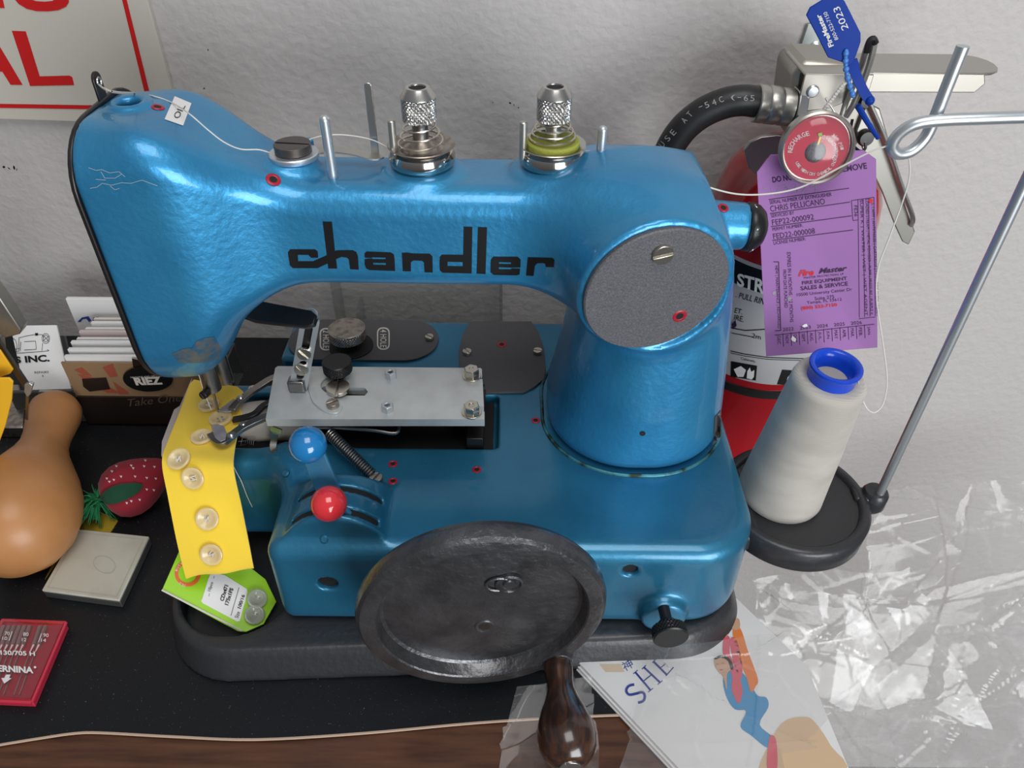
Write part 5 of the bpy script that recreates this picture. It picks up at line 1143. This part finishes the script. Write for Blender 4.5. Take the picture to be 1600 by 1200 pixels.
nl('130/705 H', 0, 505, 440, 58, 2, italic=-.1, bold=.03); nl('BERNINA', -110, 710, 530, 82, 3, italic=-.1, bold=.04); pr.disc(*NQ(438, 660), 2, 1.8)
pr.poly([[NQ(75, 752), NQ(130, 752), NQ(115, 797), NQ(148, 797), NQ(52, 865), NQ(15, 795), NQ(55, 795)]]); pr.build('case_print', 'white', ld)

# ---- business cards: the acrylic box with its stack, and the single card display
bx0, bx1, by0, by1 = -29.2, -20.0, 38.6, 44.2
bh = thing('card_box', (bx0, by0, 0), 'clear card box with dark printed front standing by the wall, holding stacked white cards', 'card holder')
dkc = M['darkprint'] = mat('dark_print', (.018, .012, .010), 0, .3, coat=.5)
zf = 5.4
MB().box((bx0, by0, 0), (bx1, by0+.15, 2.6)).build('box_front', 'darkprint', bh); 
fr = MB().box((bx0, by0+.15, 0), (bx1, by0+.3, zf)).build('printed_front_card', 'tan', bh)
MB().box((bx0, by0, 0), (bx0+.15, by1, 3.0)).build('box_side', 'acrylic', bh); MB().box((bx1-.15, by0, 0), (bx1, by1, 3.0)).build('box_side', 'acrylic', bh); MB().box((bx0, by0, 0), (bx1, by1, .2)).build('box_floor', 'acrylic', bh)
k5 = .2; F5 = lambda x, y: (x*k5, 440+y*k5)
fs1 = lambda u, v: P(u, v, y=by0+.13); fs0 = lambda u, v: P(u, v, y=by0-.02); fs05 = lambda u, v: P(u, v, y=by0-.04)
pr = Print(fs1)
for pts in ([(580,690),(640,670),(720,740),(650,730)], [(800,670),(880,640),(920,740),(860,750)], [(600,720),(720,750),(900,850),(930,870),(840,870),(700,800)], [(880,780),(1000,860),(1010,880),(930,880)]): pr.poly([[F5(*p) for p in pts]])
pr.build('rust_shapes', 'rust', fr); pr = Print(lambda u, v: P(u, v, y=by0+.10)); pr.poly([[F5(*p) for p in ((640,760),(830,750),(860,840),(700,860),(650,820))]]); pr.build('dark_shape', 'darkprint', fr); pr = Print(lambda u, v: P(u, v, y=by0+.10)); pr.poly([[F5(*p) for p in ((1030,600),(1190,640),(1180,690),(1040,670))]]); pr.build('dark_shape', 'darkprint', fr)
pr = Print(fs0); c5 = F5(1155, 760); pr.disc(c5[0], c5[1], 39, 20, 2, 36); oval = pr.build('black_oval', 'ink', bh)
pr = Print(fs05); pr.line('RIEZ', *F5(1040, 812), 232*k5, 62*k5, -2, italic=-.3, bold=.05); pr.line('MACHINE AND SERVICE', *F5(1020, 755), 240*k5, 12*k5, -3); pr.build('oval_text', 'papercream', oval)
M['dimgold'] = mat('dim_gold_print', (.10, .075, .05), 0, .5); pr = Print(fs0); pr.line('Take One', *F5(1000, 978), 420*k5, 60*k5, -6, italic=.2); pr.build('front_text', 'dimgold', bh)
# cards in the box, front to back, each a thing of its own
protos = None; g = 'business cards stacked in the card box'
spec = [(38.95, 5.75, 0, 'paper'), (39.5, 5.9, .1, 'paper'), (40.15, 6.0, -.1, 'paper'), (40.7, 5.85, .2, 'paper'), (41.3, 6.0, .0, 'paperpink'), (41.9, 5.8, .3, 'paper'), (42.4, 5.95, 1.1, 'paper'), (42.9, 5.9, .9, 'papercream')]
pos = ('nearest the viewer', 'second from the front', 'third from the front', 'fourth from the front', 'fifth from the front, pinkish', 'sixth from the front', 'seventh from the front', 'rearmost, before the blue-logo one')
for i, ((yy, hh_, dx, m_), ps) in enumerate(zip(spec, pos)):
    poly = [(bx0+.25+dx*.3, yy), (bx0+8.8+dx*.02, yy+.1), (bx0+8.8, yy+.34), (bx0+.25+dx*.3, yy+.24)]
    c_ = MB().slab([(a, b, hh_) for a, b in poly], (0, 0, -hh_+.25)).build('business_card', m_, None, smooth=0)
    tag(c_, 'white business card in the card box, '+ps, 'business card', g)
tallc = MB().slab([(bx0-1.6, 43.9, .25), (bx0+8.2, 43.9, .25), (bx0+8.2, 43.9, 6.9), (bx0-1.5, 43.9, 6.9)], (0,.3,0)).build('blue_logo_card', 'paper', None, bevel=.05); tag(tallc, 'tall white card with a blue logo behind the stacked business cards', 'business card')
pr = Print(lambda u, v: P(u, v, y=43.88)); pr.poly([[(121, 503), (128, 496), (138, 494), (143, 501), (139, 503), (135, 498), (129, 499), (126, 503)]]); pr.poly([[(146, 496), (154, 495), (151, 503), (144, 503)]]); pr.build('blue_logo', 'blueprint', tallc)
# single card on a clear stand, print of an old sewing machine
Aq, Bq, Cq, Dq = P(16, 509, y=42.6), P(88, 508, y=42.6), P(112, 612, y=39.4), P(40, 616, y=39.4)
sd = thing('card_stand', (Cq.x, 40, 0), 'small upright white card printed with a line drawing of a sewing machine', 'card display')
nS = (Bq-Aq).cross(Cq-Aq).normalized(); nS = nS if nS.y < 0 else -nS
sc1 = MB().slab([Aq, Bq, Cq, Dq], -nS*.12).build('printed_card', 'paper', sd); MB().slab([p-nS*.2+V((.25,0,.15)) for p in (Aq, Bq, Cq, Dq)], -nS*.3).build('clear_back', 'acrylic', sd)
MB().slab([V((Dq.x-1, 39.0, .0)), V((Cq.x+1.4, 38.9, .0)), V((Cq.x+1.2, 39.2, Cq.z+.3)), V((Dq.x-1, 39.2, Dq.z+.3))], (0,.3,0)).build('front_lip', 'casebody', sd, bevel=.1)
MB().box((Dq.x-1, 39.2, 0), (Cq.x+1.4, 43.5, .5)).build('stand_base', 'casebody', sd, bevel=.1)
f5 = plane_fn(Aq, Bq, Cq, .03); pr = Print(f5)
pr.text('ES INC.', F5(68, 590), F5(385, 570), F5(392, 625), F5(78, 640), bold=.04); pr.line('REPAIRS', *F5(272, 718), 110*k5, 16*k5, -2); pr.line('&', *F5(330, 742), 14*k5, 14*k5)
def fl(pts, w=.7): pr.stroke([F5(*p) for p in pts], w)
fl([(150,440),(210,425),(270,415),(330,415),(345,440)]); fl([(150,440),(150,545),(100,550),(140,560),(350,545),(385,540),(370,530)]); fl([(190,470),(280,465),(285,530),(190,535)]); fl([(100,440),(125,460),(135,500),(130,545)]); fl([(335,480),(330,540)]); fl([(165,470),(160,540)])
for rr_ in (30, 20): fl([(360+rr_*cos(t), 445+rr_*1.3*sin(t)) for t in np.linspace(0, 2*pi, 17)])
fl([(340,420),(385,470)]); fl([(385,425),(335,465)]); pr.poly([[F5(*p) for p in ((275,403),(300,402),(298,422),(278,424))]]); fl([(90,545),(120,530),(155,520)]); pr.build('card_print', 'ink', sc1)

# ---- parts of another machine at the left edge
om = thing('grey_machine_lever', P(20, 500, y=33), 'grey metal bar and wire of another machine, cut off by the left edge', 'machine')
def vs3(us, y0, dy, name, m, b=.08): return MB().slab([P(u, v, y=y0) for u, v in us], (0, dy, 0)).build(name, m, om, bevel=b)
vs3(((-60,420),(-20,440),(0,466),(33,516),(30,523),(8,529),(-60,470)), 33, .8, 'upper_bar', 'satin')
vs3(((-60,500),(0,529),(4,560),(4,575),(0,545),(-60,530)), 34, .5, 'side_plate', 'gunsteel')
MB().strip([P(-40, 478, y=33.5), P(0, 540, y=33.5), P(44, 606, y=33.5)], .35, .2, up=(0,-1,0)).build('long_arm', 'gunsteel', om)
vs3(((38,601),(45,599),(51,602),(46,618),(42,621),(37,612)), 33.2, .25, 'clip_end', 'zinc', .04)
MB().strip([P(43, 618, y=33.3), P(42, 655, y=33.3)], .14, .1, up=(0,-1,0)).build('clip_wire', 'steel', om)
MB().slab([P(u, v, z=1.0) for u, v in ((-60,600),(30,600),(40,640),(36,668),(-60,668))], (0,0,-.95)).build('brass_bed', 'tanmetal' if 'tanmetal' in M else 'oldnickel', om, bevel=.1)
vs3(((60,612),(80,612),(74,625),(58,628)), 38, .2, 'grey_tab', 'satin', .03)
yc = thing('orange_yellow_card', P(5, 640, y=31), 'rounded orange-yellow card at the left edge above the wooden form', 'card')
MB().slab([P(u, v, y=31) for u, v in ((-60,592),(14,591),(20,597),(18,625),(8,665),(-12,720),(-60,760))], (0,.12,0)).build('card_front', 'yellowcard', yc, bevel=.03)
yc = thing('golden_yellow_card', P(5, 570, y=32), 'second golden yellow card behind the first, half hidden by the grey bar', 'card')
MB().slab([P(u, v, y=32) for u, v in ((-60,520),(0,548),(20,578),(16,584),(0,590),(-60,590))], (0,.12,0)).build('card_back', 'yellowcard', yc, bevel=.03)

# ================================================================== magazines and the plastic bag
mg = 'identical magazines in the stack under the clear bag'
mA = [(905,1036),(1140,930),(1152,936),(1260,1040),(1330,1210),(1345,1290),(1140,1290),(1065,1205)]
off_ = [(0,0,0), (.05,-.10,0), (-.10,-.05,0), (-.02,-.22,0), (-.12,-.14,0)]
for i in range(5):
    zt_ = .55-i*.115; top = [P(u, v, z=.55) for u, v in mA]; top = [V((p.x+off_[i][0], p.y+off_[i][1]*.6, zt_)) for p in top]
    o = MB().slab(top, (0,0,-.095)).build('magazine', 'paper', None, smooth=0)
    tag(o, ['white magazine with a dancer on its cover, topmost of the stack under the bag', 'second magazine from the top of the stack under the bag', 'third magazine from the top of the stack, its edge showing', 'fourth magazine from the top, last but one of the stack', 'bottom magazine of the stack, lying on the table edge'][i], 'magazine', 'magazines stacked under the clear bag')
    if i == 0: mag = o
mz = lambda u, v: P(u, v, z=.56); mz2 = lambda u, v: P(u, v, z=.57); mz3 = lambda u, v: P(u, v, z=.58); k6 = .3
Q6 = lambda x, y: (920+x*k6-4, 850+y*k6+8)
pr = Print(mz)
S_ = spline([Q6(*p)+(0,) for p in ((250,705),(222,712),(208,735),(222,758),(262,752),(292,745),(305,762),(298,790),(270,800))], 4); pr.stroke([(p.x, p.y) for p in S_], 4.2)
pr.stroke([Q6(255,640), Q6(335,735)], 3.2); pr.stroke([Q6(300,615), Q6(385,695)], 3.2); pr.stroke([Q6(295,690), Q6(345,650)], 2); pr.stroke([Q6(245,650), Q6(268,630)], 1.4); pr.stroke([Q6(322,745), Q6(348,725)], 1.4); pr.stroke([Q6(290,625), Q6(312,605)], 1.4); pr.stroke([Q6(372,705), Q6(398,685)], 1.4)
pr.stroke([Q6(350,585), Q6(420,655)], 3.2); pr.stroke([Q6(345,592), Q6(375,560)], 1.6); pr.stroke([Q6(385,620), Q6(410,600)], 1.6); pr.stroke([Q6(415,660), Q6(455,615)], 1.8)
pr.line('神', *Q6(205, 640), 16, 16, -30); pr.build('cover_title', 'blueprint', mag)
pr = Print(mz); pr.poly([[Q6(*p) for p in ((70,600),(180,598),(200,640),(150,640),(100,640))]]); M['stain'] = mat('pale_brown_stain', (.62, .50, .38), 0, .6); pr.build('cover_stain', 'stain', mag)
# dancer print
Q6 = lambda x, y: (920+x*k6, 850+y*k6)
def art(m_, s_, name, polys):
    pr = Print(s_)
    for p in polys:
        sp_2 = spline([(*Q6(*q), 0) for q in p], 4, True); pr.poly([[(q.x, q.y) for q in sp_2]])
    pr.build(name, m_, mag)
art('printsand', mz, 'sand_background', [[(930,1060),(1010,930),(1120,900),(1180,930),(1260,1050),(1330,1200),(900,1400),(880,1200)]])
art('printcyan', mz2, 'dress', [[(735,650),(700,700),(715,790),(760,860),(820,870),(790,950),(850,1000),(930,1060),(960,1010),(890,940),(935,850),(925,800),(880,790),(850,740),(810,680),(770,650)]])
art('printpink', mz3, 'pink_sleeve', [[(705,480),(735,490),(735,575),(770,640),(800,760),(780,830),(745,760),(745,680),(700,580)], [(735,500),(770,500),(800,640),(790,700),(755,620)], [(940,1010),(975,1020),(980,1180),(930,1180)]])
art('printorange', mz3, 'orange_sleeve', [[(750,440),(790,440),(830,560),(880,700),(870,740),(845,770),(820,690),(770,560)]])
art('skin', lambda u, v: P(u, v, z=.59), 'figure_skin', [[(655,600),(680,582),(715,590),(740,620),(742,650),(720,680),(718,760),(700,690),(680,670),(660,640)], [(710,340),(735,335),(765,380),(785,395),(785,440),(750,445),(735,400)], [(700,410),(722,395),(730,440),(720,480),(705,480),(705,440)]])
art('void', lambda u, v: P(u, v, z=.60), 'dark_hair', [[(652,598),(680,580),(720,585),(748,620),(752,652),(738,650),(725,610),(690,592),(665,600)]])
pr = Print(lambda u, v: P(u, v, z=.605)); pr.stroke([Q6(664,628), Q6(676,624)], .7); pr.stroke([Q6(692,622), Q6(706,620)], .7); pr.stroke([Q6(680,656), Q6(698,654)], 1.0); pr.build('face_features', 'rust', mag)

# crinkled clear bag: several sheets of film with sharp folds
def crease(P2, seeds, n=4, amp=1.0, per=3.0):
    "long sharp folds: triangle waves in a few directions, each fading in and out along its length"
    r = np.random.default_rng(seeds); h = np.zeros(len(P2))
    for i in range(n):
        a = r.uniform(0, np.pi); d = np.array([np.cos(a), np.sin(a)]); e_ = np.array([-d[1], d[0]]); L_ = per*r.uniform(.7, 1.8)
        x = P2@d; y = P2@e_; ph = x/L_+r.uniform(0, 1)+.10*np.sin(y/per*1.1+r.uniform(0, 6)); f = ph % 1; sh = r.uniform(.12, .3)
        tri = np.where(f < sh, f/sh, (1-f)/(1-sh)); w = np.clip(.5+.8*np.sin(y/(per*1.6)+np.floor(ph)*2.4+r.uniform(0, 6)), 0, 1); h += amp*(tri-.5)*w*L_/per*.5
    return h/np.sqrt(n)*1.6
def film(name, quad, nu, nv, seed, amp, per, parent, lift=None):
    a, b, c, d = [np.array(q) for q in quad]; u = np.linspace(0, 1, nu); v = np.linspace(0, 1, nv); U_, V_ = np.meshgrid(u, v); U_ = U_.ravel(); V_ = V_.ravel()
    pts = ((1-U_)*(1-V_))[:,None]*a+(U_*(1-V_))[:,None]*b+(U_*V_)[:,None]*c+((1-U_)*V_)[:,None]*d
    nrm = np.cross(b-a, d-a); nrm = nrm/np.linalg.norm(nrm); L1 = np.linalg.norm(b-a); L2 = np.linalg.norm(d-a); P2 = np.stack([U_*L1, V_*L2], 1)
    h = crease(P2, seed, 4, amp, per)+crease(P2, seed+50, 3, amp*.10, per*.5); pts = pts+nrm*h[:,None]
    t_ = (b-a)/L1; s_ = (d-a)/L2; pts = pts+t_*(crease(P2, seed+9, 3, .7, per*.8))[:,None]*(np.abs(U_-.5)*2)[:,None]+s_*(crease(P2, seed+19, 3, .9, per*.8))[:,None]*(np.abs(V_-.5)*2)[:,None]
    if lift is not None: pts = lift(pts)
    i = np.arange((nu-1)*(nv-1)); x = i % (nu-1); y = i//(nu-1); k_ = y*nu+x; F = np.stack([k_, k_+1, k_+nu+1, k_+nu], 1)
    return MB().add([tuple(p) for p in pts], [tuple(int(j) for j in f) for f in F]).build(name, 'film', parent, smooth=16)
bag = thing('plastic_bag', (19, 22, -5), 'crumpled clear plastic bag spilling over the magazines and the table corner', 'plastic bag')
def above(zmin, xlim=12.6):
    def f(p):
        p = p.copy(); on_ = p[:,0] < xlim; p[:,2] = np.where(on_, np.maximum(p[:,2], zmin+.12*np.sin(p[:,0]*3)), p[:,2]); return p
    return f
film('bag_film', [P(1010,1012,z=1.4), P(1330,975,z=1.2), P(1450,1300,z=-1), P(960,1300,z=2.2)], 150, 130, 3, .45, 5.0, bag, lift=above(.75))
film('bag_film', [P(1180,905,y=30), P(1680,1000,y=30), P(1720,1290,y=24), P(1180,1290,y=22)], 160, 140, 11, .8, 6.0, bag)
film('bag_film', [P(1375,765,y=40), P(1530,748,y=41), P(1760,900,y=34), P(1330,1060,y=31)], 140, 130, 23, .8, 5.5, bag)
film('bag_film', [P(1500,760,y=41), P(1700,745,y=41), P(1760,1290,y=30), P(1300,1240,y=29)], 140, 140, 31, .9, 6.5, bag)
film('bag_film', [P(1180,905,y=32), P(1420,880,y=33), P(1560,1160,y=26), P(1230,1100,y=27)], 120, 110, 71, .7, 3.6, bag)
film('bag_film', [P(1330,960,y=33), P(1660,900,y=34), P(1700,1240,y=27), P(1380,1300,y=26)], 120, 110, 83, .7, 4.2, bag)
film('bag_film', [P(805,1078,z=1.2), P(925,1055,z=1.6), P(935,1290,z=-1.0), P(745,1290,z=-.5)], 80, 110, 59, .22, 3.2, bag, lift=above(.25))
